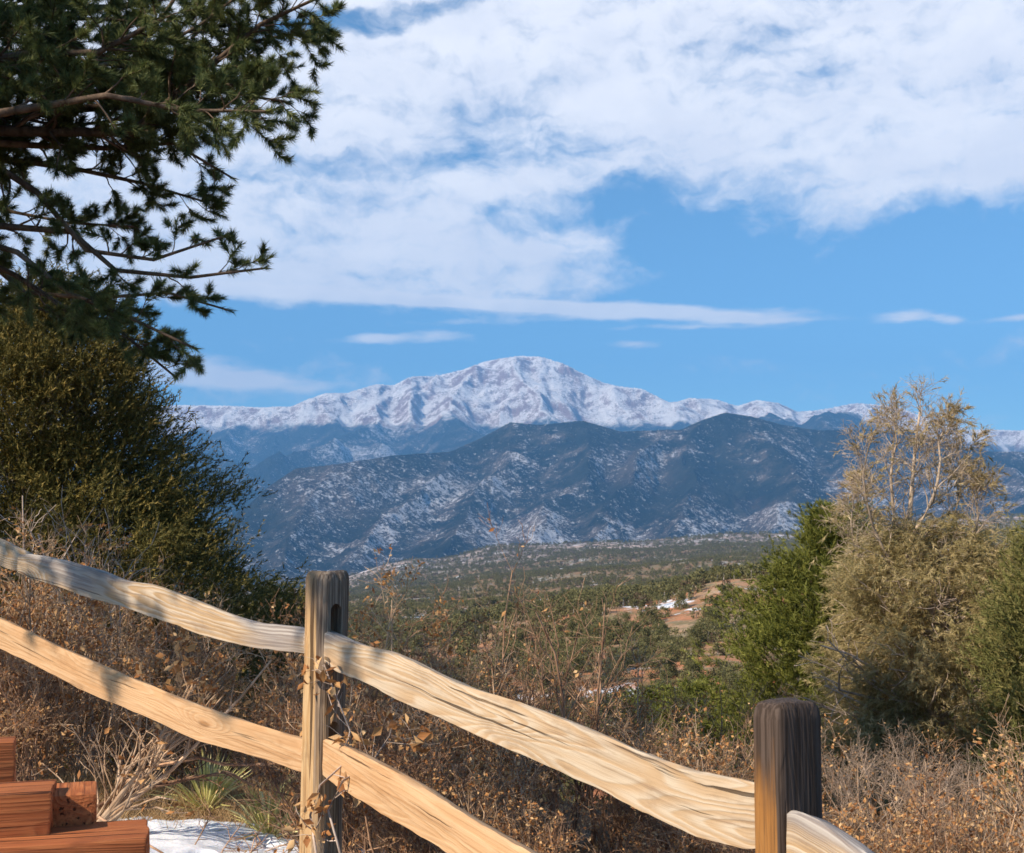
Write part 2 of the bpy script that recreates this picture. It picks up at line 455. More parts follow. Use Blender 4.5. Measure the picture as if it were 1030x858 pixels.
def mountain_material(name, treeline, seed, patches):
    m, b, p = material(name, 0.95, 0.05)
    g = b.n('ShaderNodeNewGeometry'); pos = g.outputs['Position']; nrm = g.outputs['Normal']
    x, y, z = b.sep(pos); nx, ny, nz = b.sep(nrm)
    sp = b.vm('ADD', pos, (seed * 1000.0, 0, 0)); st_ = b.noise(b.vm('MULTIPLY', sp, (1, 1, 0.3)), 0.03, 5, 0.75)
    nb = b.noise(sp, 0.0008, 6, 0.6); nm = b.noise(sp, 0.0045, 8, 0.7); nf = b.noise(sp, 0.026, 6, 0.8); nff = b.noise(sp, 0.075, 4, 0.8)
    gul = b.attr('gul').outputs['Fac']
    rock = b.mix(b.ramp(nm, 0.35, 0.65), (0.20, 0.135, 0.12), (0.40, 0.30, 0.27))
    forest = b.mix(b.ramp(nm, 0.3, 0.7), (0.012, 0.018, 0.018), (0.042, 0.048, 0.040))
    # snow lying between the trees: flecks, more of it high up, on shaded sides and on bare ground
    bare = b.m('ADD', b.m('MULTIPLY', nb, 0.9), b.m('MULTIPLY', nm, 0.75))
    openg = b.ramp(bare, 0.80, 1.05, 0.0, 0.8)
    for (px, py, D, rad, wgt) in patches:
        cx, cy, cz = km(px, py, D)
        d = b.vm('LENGTH', b.vm('MULTIPLY', b.vm('SUBTRACT', pos, (cx, cy, cz)), (1, 0.35, 1.1)))
        d = b.m('MULTIPLY_ADD', b.m('SUBTRACT', nm, 0.5), rad * 2.0, d)
        openg = b.m('MAXIMUM', openg, b.m('MULTIPLY', b.ramp(d, rad * 0.45, rad * 1.15, 1.0, 0.0), wgt))
    fle = b.m('ADD', b.m('MULTIPLY', nf, 0.55), b.m('MULTIPLY', nff, 0.45))
    thr = b.m('SUBTRACT', b.m('MULTIPLY_ADD', b.m('SUBTRACT', nb, 0.5), -0.16, 0.565), b.m('MULTIPLY', openg, 0.085))
    thr = b.m('SUBTRACT', thr, b.m('MULTIPLY', b.m('MULTIPLY', nx, 1.0), 0.05))
    low_sn = b.ramp(b.m('SUBTRACT', fle, thr), 0.0, 0.05)
    opn = b.m('MULTIPLY', openg, b.ramp(fle, 0.42, 0.54, 0.2, 0.75))
    lowc = b.mix(opn, forest, rock)
    lowc = b.mix(b.m('MULTIPLY', low_sn, 0.82), lowc, (0.78, 0.80, 0.85))
    # alpine: snow with rock showing through on gully sides and steep faces
    hs = b.m('ADD', b.m('MULTIPLY', nm, 0.9), b.m('MULTIPLY', nf, 0.55))
    hs = b.m('MULTIPLY_ADD', gul, -0.22, hs)
    hs = b.m('MULTIPLY_ADD', b.ramp(nz, 0.62, 0.92), -0.20, hs)
    hs = b.m('MULTIPLY_ADD', b.m('SUBTRACT', nff, 0.5), 0.7, hs)
    hs = b.m('MULTIPLY_ADD', b.m('SUBTRACT', st_, 0.5), 0.8, hs)
    rk = b.ramp(hs, 0.50, 0.72, 0, 0.95)
    hic = b.mix(rk, (0.95, 0.92, 0.92), (0.30, 0.175, 0.15))
    tl = b.m('ADD', z, b.m('MULTIPLY', b.m('SUBTRACT', nm, 0.5), 420))
    tl = b.m('MULTIPLY_ADD', gul, 90.0, tl)
    tl = b.m('ADD', tl, b.ramp(x, 3000, 7000, 0, 300))
    tl = b.m('MULTIPLY_ADD', b.m('SUBTRACT', nb, 0.5), 500.0, tl)
    fac = b.ramp(tl, treeline - 60, treeline + 90)
    col = b.mix(fac, lowc, hic)
    b.put(p.inputs['Base Color'], col)
    bump = b.n('ShaderNodeBump'); bump.inputs['Strength'].default_value = 1.0; bump.inputs['Distance'].default_value = 30.0
    hgt = b.m('ADD', b.m('MULTIPLY', nm, 4.0), nf)
    b.put(bump.inputs['Height'], hgt); b.put(p.inputs['Normal'], bump.outputs[0])
    return m

# far snowy massif with its forested lower shoulders
peak_crest = [(-900, 470), (-500, 440), (-200, 425), (0, 415), (120, 410), (159, 408), (202, 407), (255, 409), (290, 409), (325, 395), (347, 395), (377, 386), (395, 387), (412, 378),
    (434, 378), (465, 371), (486, 363), (500, 360), (526, 357), (543, 358), (565, 364), (587, 375), (606, 384), (624, 388), (646, 390), (659, 397),
    (674, 405), (694, 400), (724, 402), (742, 408), (764, 402), (785, 405), (803, 414), (825, 412), (864, 405), (903, 408), (930, 419), (956, 427), (978, 432), (1030, 433),
    (1150, 438), (1400, 450), (1900, 470)]
def cr(pts, D, spread=0):
    return [km(px, py, D(px) if callable(D) else D) for px, py in pts]
Dp = lambda px: 17.0 + 0.9 * math.sin(px / 60.0)
far_lines = [(densify(cr(peak_crest, Dp), 900), 1.0)]
for pts in [
    [(526, 357, 17), (540, 385, 16), (555, 412, 15), (565, 440, 13.6)],
    [(486, 363, 17), (474, 390, 16), (462, 410, 15), (440, 430, 13.6)],
    [(434, 378, 17), (428, 402, 16), (415, 425, 14.6)],
    [(395, 387, 17), (385, 410, 16), (388, 428, 14.6)],
    [(325, 395, 17), (330, 415, 15.8), (345, 436, 14), (380, 452, 12.5)],
    [(255, 409, 17), (240, 428, 15.6), (215, 452, 13.6), (190, 470, 12)],
    [(202, 407, 17), (180, 430, 15.4), (165, 455, 13)],
    [(587, 375, 17), (615, 400, 16), (640, 422, 15), (650, 440, 13.5)],
    [(646, 390, 17), (668, 412, 16), (690, 432, 14.5)],
    [(724, 402, 17), (722, 418, 16), (735, 440, 14)],
    [(764, 402, 17), (775, 415, 15.5), (798, 414, 13.0), (812, 432, 11.6)],
    [(864, 405, 17), (850, 418, 15), (831, 417, 13.0), (845, 440, 11.4)],
    [(903, 408, 17), (925, 428, 15.6), (945, 445, 14)],
    [(956, 427, 17), (975, 442, 15.6), (1000, 452, 14)],
    [(140, 445, 12.6), (200, 458, 12), (240, 462, 11.5), (262, 482, 10.5)],
    [(451, 419, 14.2), (480, 432, 12.8), (520, 450, 11.5)],
    [(386, 428, 14.5), (330, 440, 12.8), (300, 462, 11.2)],
]:
    far_lines.append((densify([km(*q) for q in pts], 700), 1.25))
mountain('snowy_mountains', 6.4, 19.5, 410, fine(100, 1075, 1.55, -900, 1900), far_lines, 0.52, 70.0, -240.0, peak_crest, 120.0, 1000.0, 7,
         mountain_material('snowy_rock', 1330.0, 1, []))

near_crest = [(-900, 520), (-300, 505), (0, 500), (120, 520), (180, 540), (215, 560), (237, 517), (250, 508), (272, 488), (298, 471), (338, 467), (365, 463), (395, 458), (451, 455), (482, 442), (513, 425), (543, 427), (587, 423),
    (624, 434), (685, 432), (711, 421), (731, 415), (755, 418), (785, 427), (825, 433), (864, 432), (921, 434), (965, 449), (1000, 454), (1030, 455), (1150, 462), (1400, 450), (1900, 480)]
Dn = lambda px: float(np.interp(px, [-900, 0, 215, 300, 451, 513, 700, 860, 1030, 1900], [6, 5.6, 5.6, 6.6, 7.6, 7.9, 7.7, 7.9, 8.2, 8.2]))
near_lines = [(densify(cr(near_crest, Dn), 600), 1.0)]
for pts in [
    [(513, 425, 7.9), (500, 462, 7.1), (470, 500, 6.3), (440, 560, 5.0)],
    [(587, 423, 7.9), (592, 455, 7.2), (560, 495, 6.3), (530, 535, 5.3)],
    [(451, 455, 7.6), (420, 485, 6.8), (385, 525, 5.9), (350, 570, 5.0)],
    [(338, 467, 6.8), (322, 500, 6.2), (295, 540, 5.5), (280, 580, 4.9)],
    [(685, 432, 7.7), (655, 458, 7.0), (620, 500, 6.1), (600, 540, 5.2)],
    [(735, 415, 7.7), (715, 455, 7.0), (700, 495, 6.2), (690, 535, 5.3)],
    [(755, 418, 7.7), (795, 450, 7.1), (825, 485, 6.4), (800, 520, 5.7), (770, 540, 5.2)],
    [(864, 432, 7.9), (858, 465, 7.2), (868, 500, 6.4), (850, 530, 5.6)],
    [(921, 434, 8.0), (945, 468, 7.2), (960, 500, 6.4), (975, 530, 5.6)],
    [(1000, 454, 8.2), (1040, 485, 7.2), (1060, 520, 6.2)],
    [(250, 508, 6.2), (235, 550, 5.5), (240, 590, 4.8)],
]:
    near_lines.append((densify([km(*q) for q in pts], 450), 1.15))
mountain('forested_mountains', 4.3, 9.3, 330, fine(180, 1075, 1.5, -900, 1900), near_lines, 0.56, 38.0, -190.0, near_crest, 62.0, 560.0, 91,
         mountain_material('forest_slope', 2600.0, 3,
            [(520, 530, 5.8, 230, 1.0), (770, 505, 6.0, 190, 0.8), (545, 545, 5.4, 160, 1.0), (865, 500, 6.4, 130, 0.8), (385, 535, 5.8, 90, 0.9), (400, 515, 6.1, 80, 0.9), (330, 490, 6.3, 300, 0.55), (640, 470, 7.0, 250, 0.4)]))

# ------------------------------------------------------------------ air
hz_m = bpy.data.materials.new('haze'); hz_m.use_nodes = True
hn = hz_m.node_tree.nodes; hn.remove(hn['Principled BSDF'])
pv = hn.new('ShaderNodeVolumePrincipled')
pv.inputs['Color'].default_value = (0.17, 0.48, 1.0, 1)
pv.inputs['Density'].default_value = 6.4e-5
pv.inputs['Anisotropy'].default_value = 0.0
hz_m.node_tree.links.new(pv.outputs[0], hn['Material Output'].inputs['Volume'])
x0, x1, y0, y1, z0, z1 = -26000, 26000, -7000, 20500, -700, 2950
bxv = [(x, y, z) for x in (x0, x1) for y in (y0, y1) for z in (z0, z1)]
haze = link('haze', mesh_np('haze', bxv, [(0, 1, 3, 2), (4, 6, 7, 5), (0, 4, 5, 1), (2, 3, 7, 6), (0, 2, 6, 4), (1, 5, 7, 3)], mats=[hz_m]))
tag(haze, kind='stuff')
# ------------------------------------------------------------------ plant tools (numpy)
def unit(v):
    return v / np.maximum(np.linalg.norm(v, axis=-1, keepdims=True), 1e-9)
class Acc:
    """collects triangles and quads with a per-vertex random value"""
    def __init__(s): s.V = []; s.Q = []; s.T = []; s.R = []; s.n = 0
    def add(s, V, Q=None, T=None, R=None):
        V = V.reshape(-1, 3)
        s.V.append(V)
        if Q is not None and len(Q): s.Q.append(Q + s.n)
        if T is not None and len(T): s.T.append(T + s.n)
        s.R.append(np.zeros(len(V)) if R is None else R)
        s.n += len(V)
    def mesh(s, name, mats, smooth=False, base=None):
        V = np.concatenate(s.V)
        if base is not None: V = V - np.asarray(base, float)
        return mesh_np(name, V, np.concatenate(s.Q) if s.Q else None, np.concatenate(s.T) if s.T else None, {'rnd': np.concatenate(s.R)}, mats, smooth)

def tubes(acc, pts, rad, sides=4, rng=None):
    """pts (N,K,3), rad (N,K)"""
    N, K, _ = pts.shape
    if N == 0: return
    tan = np.gradient(pts, axis=1) if K > 1 else pts
    tan = unit(tan)
    ref = np.where(np.abs(tan[..., 2:3]) > 0.9, np.array([1.0, 0, 0]), np.array([0, 0, 1.0]))
    a = unit(np.cross(tan, ref)); b = np.cross(tan, a)
    th = np.arange(sides) * 2 * PI / sides
    ring = pts[:, :, None] + rad[:, :, None, None] * (np.cos(th)[None, None, :, None] * a[:, :, None] + np.sin(th)[None, None, :, None] * b[:, :, None])
    i = np.arange(N)[:, None, None] * K * sides + np.arange(K - 1)[None, :, None] * sides
    j = np.arange(sides)[None, None]; j2 = (j + 1) % sides
    Q = np.stack([i + j, i + j2, i + sides + j2, i + sides + j], -1).reshape(-1, 4)
    R = np.repeat((rng or np.random).random(N), K * sides)
    acc.add(ring, Q, R=R)

def grow(rng, pts, rad, n_child, length, angle, up=0.0, wig=0.25, K=5, t0=0.25, rr=0.55, droop=0.0, lenfall=0.5, taper=0.35):
    """n_child new shoots from each parent"""
    N, Kp, _ = pts.shape
    par = np.repeat(np.arange(N), n_child); M = len(par)
    t = t0 + (1 - t0) * rng.random(M) ** 0.8; f = t * (Kp - 1); i0 = np.minimum(f.astype(int), Kp - 2); ff = (f - i0)[:, None]
    base = pts[par, i0] * (1 - ff) + pts[par, i0 + 1] * ff
    d = unit(pts[par, i0 + 1] - pts[par, i0])
    rnd = rng.normal(size=(M, 3)); perp = unit(rnd - (rnd * d).sum(-1, keepdims=True) * d)
    an = np.radians(angle) * (0.7 + 0.6 * rng.random(M))[:, None]
    nd = unit(d * np.cos(an) + perp * np.sin(an) + np.array([0, 0, up]))
    L = length * (0.6 + 0.8 * rng.random(M)) * (1 - lenfall * t)
    r0 = (rad[par, i0] * (1 - ff[:, 0]) + rad[par, i0 + 1] * ff[:, 0]) * rr
    out = np.zeros((M, K, 3)); out[:, 0] = base; cur = nd
    for k in range(1, K):
        cur = unit(cur + rng.normal(size=(M, 3)) * wig + np.array([0, 0, -droop]))
        out[:, k] = out[:, k - 1] + cur * (L / (K - 1))[:, None]
    rd = r0[:, None] * np.linspace(1, taper, K)[None]
    return out, rd

def along(rng, pts, n, t0=0.0):
    """n random points with directions on every shoot"""
    N, K, _ = pts.shape
    par = np.repeat(np.arange(N), n)
    t = t0 + (1 - t0) * rng.random(len(par)); f = t * (K - 1); i0 = np.minimum(f.astype(int), K - 2); ff = (f - i0)[:, None]
    return pts[par, i0] * (1 - ff) + pts[par, i0 + 1] * ff, unit(pts[par, i0 + 1] - pts[par, i0])

def tufts(acc, rng, pos, dirs, n, length, width, spread=0.9, fwd=0.5, back=0.03, var=0.25, tri=True, curve=0.0):
    """n narrow blades from every point, fanned about its direction"""
    M = len(pos)
    if M == 0: return
    d = np.repeat(dirs, n, 0); p = np.repeat(pos, n, 0)
    r = rng.normal(size=(M * n, 3)); perp = unit(r - (r * d).sum(-1, keepdims=True) * d)
    bd = unit(d * (fwd + 0.5 * rng.random((M * n, 1))) + perp * spread * (0.4 + 0.8 * rng.random((M * n, 1))))
    p = p + d * (rng.random((M * n, 1)) - 0.5) * back * 2
    L = length * (1 - var + 2 * var * rng.random((M * n, 1)))
    side = unit(np.cross(bd, rng.normal(size=bd.shape))) * width * 0.5
    R = np.repeat(rng.random(M), n) * 0.7 + rng.random(M * n) * 0.3
    if tri:
        V = np.stack([p - side, p + side, p + bd * L], 1)
        acc.add(V, T=np.arange(M * n * 3).reshape(-1, 3), R=np.repeat(R, 3))
    else:
        mid = p + bd * L * 0.55
        V = np.stack([p - side * .5, p + side * .5, mid + side, mid - side, p + bd * L + np.array([0, 0, -1.0]) * L * curve], 1)
        i = np.arange(M * n)[:, None] * 5
        acc.add(V, Q=i + np.array([[0, 1, 2, 3]]), T=i + np.array([[3, 2, 4]]), R=np.repeat(R, 5))

def leaves(acc, rng, pos, size, width=0.5, up=0.0, fold=0.35):
    """dry curled leaves: two halves folded on the midrib, tip bent"""
    M = len(pos)
    if M == 0: return
    d = unit(rng.normal(size=(M, 3)) + np.array([0, 0, up])); s = unit(np.cross(d, rng.normal(size=(M, 3)))); nrm = np.cross(d, s)
    L = size * (0.6 + 0.8 * rng.random((M, 1))); w_ = L * width * (0.4 + 0.25 * rng.random((M, 1)))
    m1 = pos + d * L * 0.45 + s * w_ + nrm * w_ * fold * 2; m2 = pos + d * L * 0.45 - s * w_ + nrm * w_ * fold * 2
    tip = pos + d * L * 0.95 + nrm * L * (rng.random((M, 1)) - 0.2) * 0.6
    mid = pos + d * L * 0.5
    V = np.stack([pos, m1, tip, m2, mid], 1)
    i = np.arange(M)[:, None] * 5
    T = np.concatenate([i + np.array([[0, 1, 4]]), i + np.array([[1, 2, 4]]), i + np.array([[2, 3, 4]]), i + np.array([[3, 0, 4]])])
    acc.add(V, T=T, R=np.repeat(rng.random(M), 5))

def leaf_mat(name, stops, rough=0.75, trans=0.25, spec=0.2):
    m, b, p = material(name, rough, spec)
    r = b.n('ShaderNodeValToRGB'); b.put(r.inputs[0], b.attr('rnd').outputs['Fac'])
    e = r.color_ramp.elements
    e[0].position = 0; e[0].color = (*stops[0], 1); e[1].position = 1; e[1].color = (*stops[-1], 1)
    for i, c in enumerate(stops[1:-1]):
        k = e.new((i + 1) / (len(stops) - 1)); k.color = (*c, 1)
    b.put(p.inputs['Base Color'], r.outputs[0])
    if trans:
        t = b.n('ShaderNodeBsdfTranslucent'); b.put(t.inputs[0], r.outputs[0])
        mx = b.n('ShaderNodeMixShader'); mx.inputs[0].default_value = trans
        nt = m.node_tree
        nt.links.new(p.outputs[0], mx.inputs[1]); nt.links.new(t.outputs[0], mx.inputs[2])
        nt.links.new(mx.outputs[0], nt.nodes['Material Output'].inputs['Surface'])
    return m
def bark_mat(name, c1, c2, scale=14):
    m, b, p = material(name, 0.9, 0.15)
    g = b.n('ShaderNodeTexCoord')
    n = b.noise(b.vm('MULTIPLY', g.outputs['Object'], (1, 1, 0.35)), scale, 6, 0.7)
    col = b.mix(b.ramp(n, 0.35, 0.65), c1, c2)
    rn = b.m('MULTIPLY_ADD', b.attr('rnd').outputs['Fac'], 0.7, 0.65)
    col = b.mix(1.0, col, b.comb(rn, rn, rn), 'MULTIPLY')
    b.put(p.inputs['Base Color'], col)
    bp = b.n('ShaderNodeBump'); bp.inputs['Strength'].default_value = 0.8; bp.inputs['Distance'].default_value = 0.01
    b.put(bp.inputs['Height'], n); b.put(p.inputs['Normal'], bp.outputs[0])
    return m

M_PINE = leaf_mat('pine_needles', [(0.06, 0.085, 0.035), (0.095, 0.125, 0.045), (0.15, 0.18, 0.06), (0.34, 0.34, 0.11)], 0.55, 0.18)
M_PINYON = leaf_mat('pinyon_needles', [(0.09, 0.10, 0.02), (0.17, 0.18, 0.035), (0.32, 0.31, 0.07)], 0.55, 0.2)
M_JUN_D = leaf_mat('juniper_scales', [(0.06, 0.062, 0.02), (0.11, 0.10, 0.028), (0.19, 0.155, 0.04), (0.42, 0.30, 0.09)], 0.7, 0.15)
M_JUN_T = leaf_mat('tan_juniper_scales', [(0.24, 0.20, 0.085), (0.38, 0.31, 0.14), (0.52, 0.42, 0.21), (0.72, 0.57, 0.34)], 0.75, 0.45)
M_JUN_G = leaf_mat('olive_juniper_scales', [(0.10, 0.11, 0.03), (0.20, 0.19, 0.06), (0.34, 0.28, 0.11)], 0.75, 0.2)
M_OAK = leaf_mat('dry_oak_leaves', [(0.28, 0.11, 0.04), (0.48, 0.22, 0.08), (0.64, 0.36, 0.15), (0.76, 0.52, 0.28)], 0.7, 0.3)
M_GOLD = leaf_mat('gold_seed_tufts', [(0.26, 0.20, 0.09), (0.44, 0.34, 0.16), (0.60, 0.48, 0.27)], 0.75, 0.3)
M_YUCCA = leaf_mat('yucca_blades', [(0.38, 0.38, 0.11), (0.62, 0.58, 0.22), (0.80, 0.72, 0.42)], 0.6, 0.15)
M_GRASS = leaf_mat('dry_grass', [(0.25, 0.15, 0.07), (0.42, 0.27, 0.13), (0.52, 0.38, 0.22)], 0.8, 0.3)
M_TREES = leaf_mat('hillside_leaves', [(0.075, 0.078, 0.032), (0.145, 0.138, 0.055), (0.25, 0.215, 0.095)], 0.8, 0.1)
M_SCRUB = leaf_mat('hillside_scrub', [(0.07, 0.05, 0.03), (0.12, 0.085, 0.05), (0.18, 0.13, 0.075)], 0.8, 0.1)
M_BARK_P = bark_mat('pine_bark', (0.075, 0.05, 0.035), (0.20, 0.14, 0.10))
M_BARK_J = bark_mat('juniper_bark', (0.20, 0.17, 0.14), (0.42, 0.37, 0.31))
M_TWIG_L = bark_mat('pale_twigs', (0.32, 0.20, 0.12), (0.58, 0.42, 0.29))
M_TWIG_D = bark_mat('dark_twigs', (0.17, 0.09, 0.055), (0.48, 0.30, 0.19))
M_TWIG_W = bark_mat('bleached_twigs', (0.36, 0.27, 0.21), (0.60, 0.48, 0.40))
M_TWIG_G = bark_mat('grey_twigs', (0.26, 0.18, 0.13), (0.50, 0.38, 0.29))

# ------------------------------------------------------------------ trees over the hillside
def small_tree(seed, n_clump, n_leaf, leaf, kind):
    """bushy juniper about 1 unit tall: trunk and clumped crown in one mesh, base at the origin"""
    rng = np.random.default_rng(seed)
    acc = Acc()
    trunk = np.array([[[0, 0, -0.15], [0.01, 0.01, 0.15], [0.0, 0.03, 0.5]]]); tubes(acc, trunk, np.array([[0.05, 0.04, 0.02]]), 5, rng)
    nb = acc.n
    nq = sum(len(q) for q in acc.Q)
    wid = {'round': 0.56, 'cone': 0.42, 'scrub': 0.8}[kind]
    C_ = []
    for i in range(n_clump):
        h = rng.uniform(0.06, 0.86)
        prof = {'round': math.sqrt(max(0.05, 1 - ((h - 0.42) / 0.55) ** 2)), 'cone': (1.05 - h) * 1.1, 'scrub': math.sqrt(max(0.05, 1 - (h * 1.0) ** 2))}[kind]
        a = rng.uniform(0, 2 * PI); r = wid * prof * rng.uniform(0.45, 1.0)
        C_.append((math.cos(a) * r, math.sin(a) * r, h * (0.62 if kind == 'scrub' else 1)))
    C_ = np.array(C_)
    cl = np.repeat(C_, n_leaf, 0)
    off = unit(rng.normal(size=cl.shape)) * (rng.random((len(cl), 1)) ** 0.5) * 0.17
    off[:, 2] *= 0.85
    pos = cl + off
    d = unit(off + rng.normal(size=off.shape) * 0.05 + np.array([0, 0, 0.06])); s = unit(np.cross(d, rng.normal(size=d.shape)))
    V = np.stack([pos - s * leaf, pos + d * leaf * 1.3, pos + s * leaf, pos - d * leaf * 1.0], 1)
    acc.add(V, Q=np.arange(len(pos) * 4).reshape(-1, 4), R=np.clip(np.repeat(np.repeat(rng.random(n_clump), n_leaf) * 0.6 + rng.random(len(pos)) * 0.4, 4), 0, 1))
    me = acc.mesh('tree', [M_BARK_J, M_SCRUB if kind == 'scrub' else M_TREES], base=(0, 0, 0))
    mi = np.ones(len(me.polygons), np.int32); mi[:nq] = 0
    me.polygons.foreach_set('material_index', mi)
    return me

rng = np.random.default_rng(5)
def scatter(n, r0, r1, lo=-60, hi=1100):
    a = np.arctan((rng.uniform(lo, hi, n) - 515) / FPX); r = np.sqrt(rng.uniform(r0 * r0, r1 * r1, n))
    return np.sin(a) * r, np.cos(a) * r, r
# how thick the trees stand: patchy, thin on the red knoll and the stony strips
def cover(x, y, r):
    c = 0.70 + 0.30 * sstep(280, 600, r) + 0.7 * fbm(x / 45, y / 45, 4, 201) + 0.5 * fbm(x / 260, y / 260, 3, 203)
    kx, ky = (735 - 515) / FPX * 225, 225.0
    c = c - 0.62 * np.exp(-(((x - kx) / 22) ** 2 + ((y - ky) / 30) ** 2))
    c = np.where(r > 2400, c - 0.7 * sstep(2500, 3000, r), c)
    return c
kinds = ['round', 'round', 'cone', 'round', 'scrub', 'cone']
near_meshes = [small_tree(300 + i, 42, 60, 0.02, k) for i, k in enumerate(kinds)]
far_meshes = [small_tree(340 + i, 20, 18, 0.045, k) for i, k in enumerate(kinds)]
X1, Y1, R1 = scatter(14000, 70, 600)
keep = rng.random(len(X1)) < cover(X1, Y1, R1)
X1, Y1, R1 = X1[keep], Y1[keep], R1[keep]
S1 = rng.uniform(1.4, 3.8, len(X1)) * (0.8 + 0.35 * sstep(60, 300, R1))
PX1 = X1 / Y1 * FPX + 515
seen = (PX1 > 340) & (PX1 < 800) & (R1 > 48)
order = np.argsort(np.where(seen, -S1 / R1, 1e9))
ind = order[:290]; ind = ind[seen[ind]]
labels = {'round': 'rounded dark green juniper dotted over the red hillside beyond the fence', 'cone': 'pointed dark green juniper dotted over the red hillside beyond the fence',
          'scrub': 'low brown leafless scrub bush on the red hillside beyond the fence'}
Z1 = ground_z(X1, Y1)
for i in ind:
    k = int(rng.integers(0, len(kinds)))
    kd = kinds[k]
    o = link('scrub_bush' if kd == 'scrub' else 'juniper_tree', near_meshes[k])
    o.location = (X1[i], Y1[i], Z1[i] - 0.05 * S1[i])
    s = S1[i] * (0.55 if kd == 'scrub' else 1.0)
    o.scale = (s * rng.uniform(0.85, 1.35), s * rng.uniform(0.85, 1.35), s); o.rotation_euler = (0, 0, rng.uniform(0, 6.28))
    tag(o, labels[kd], 'bush' if kd == 'scrub' else 'tree', {'round': 'rounded junipers on the hillside', 'cone': 'pointed junipers on the hillside', 'scrub': 'brown scrub bushes on the hillside'}[kd])
rest = np.setdiff1d(np.arange(len(X1)), ind)

def instancer(name, X, Y, Z, S, meshes, seed):
    n = len(X)
    me = bpy.data.meshes.new(name); me.vertices.add(n)
    me.vertices.foreach_set('co', np.stack([X, Y, Z], -1).astype(np.float32).ravel())
    r2 = np.random.default_rng(seed)
    for nm, val, tp in (('siz', S * 1.0, 'FLOAT'), ('rot', r2.uniform(0, 6.28, n), 'FLOAT'), ('pick', r2.integers(0, len(meshes), n), 'INT')):
        a = me.attributes.new(nm, tp, 'POINT'); a.data.foreach_set('value', np.asarray(val, np.float32 if tp == 'FLOAT' else np.int32))
    o = link(name, me)
    col = bpy.data.collections.new(name + '_kinds')
    for i, mm in enumerate(meshes):
        col.objects.link(bpy.data.objects.new('tree_kind_%d' % i, mm))
    ng = bpy.data.node_groups.new(name, 'GeometryNodeTree')
    ng.interface.new_socket('Geometry', in_out='INPUT', socket_type='NodeSocketGeometry')
    ng.interface.new_socket('Geometry', in_out='OUTPUT', socket_type='NodeSocketGeometry')
    gi = ng.nodes.new('NodeGroupInput'); go = ng.nodes.new('NodeGroupOutput')
    ci = ng.nodes.new('GeometryNodeCollectionInfo'); ci.inputs[0].default_value = col; ci.inputs['Separate Children'].default_value = True; ci.inputs['Reset Children'].default_value = True
    ip = ng.nodes.new('GeometryNodeInstanceOnPoints'); ip.inputs['Pick Instance'].default_value = True
    def at(nm, tp='FLOAT'):
        a = ng.nodes.new('GeometryNodeInputNamedAttribute'); a.data_type = tp; a.inputs[0].default_value = nm
        return a.outputs[0]
    cx = ng.nodes.new('ShaderNodeCombineXYZ')
    L = ng.links
    L.new(gi.outputs[0], ip.inputs['Points']); L.new(ci.outputs[0], ip.inputs['Instance'])
    L.new(at('pick', 'INT'), ip.inputs['Instance Index']); L.new(at('rot'), cx.inputs[2]); L.new(cx.outputs[0], ip.inputs['Rotation'])
    L.new(at('siz'), ip.inputs['Scale']); L.new(ip.outputs[0], go.inputs[0])
    md = o.modifiers.new('scatter', 'NODES'); md.node_group = ng
    return o
X2, Y2, R2 = scatter(80000, 600, 4000)
keep = rng.random(len(X2)) < cover(X2 , Y2, R2) * (1 - 0.35 * sstep(1500, 3500, R2))
X2, Y2, R2 = X2[keep], Y2[keep], R2[keep]
S2 = rng.uniform(2.4, 5.5, len(X2)) * (1 + 0.5 * sstep(1000, 3500, R2))
XA = np.concatenate([X1[rest], X2]); YA = np.concatenate([Y1[rest], Y2]); SA = np.concatenate([S1[rest], S2])
wood = instancer('woodland', XA, YA, ground_z(XA, YA) - 0.05 * SA, SA, far_meshes, 8)
tag(wood, 'distant dark green juniper woodland covering the valley and the mesa', 'woodland', kind='stuff')
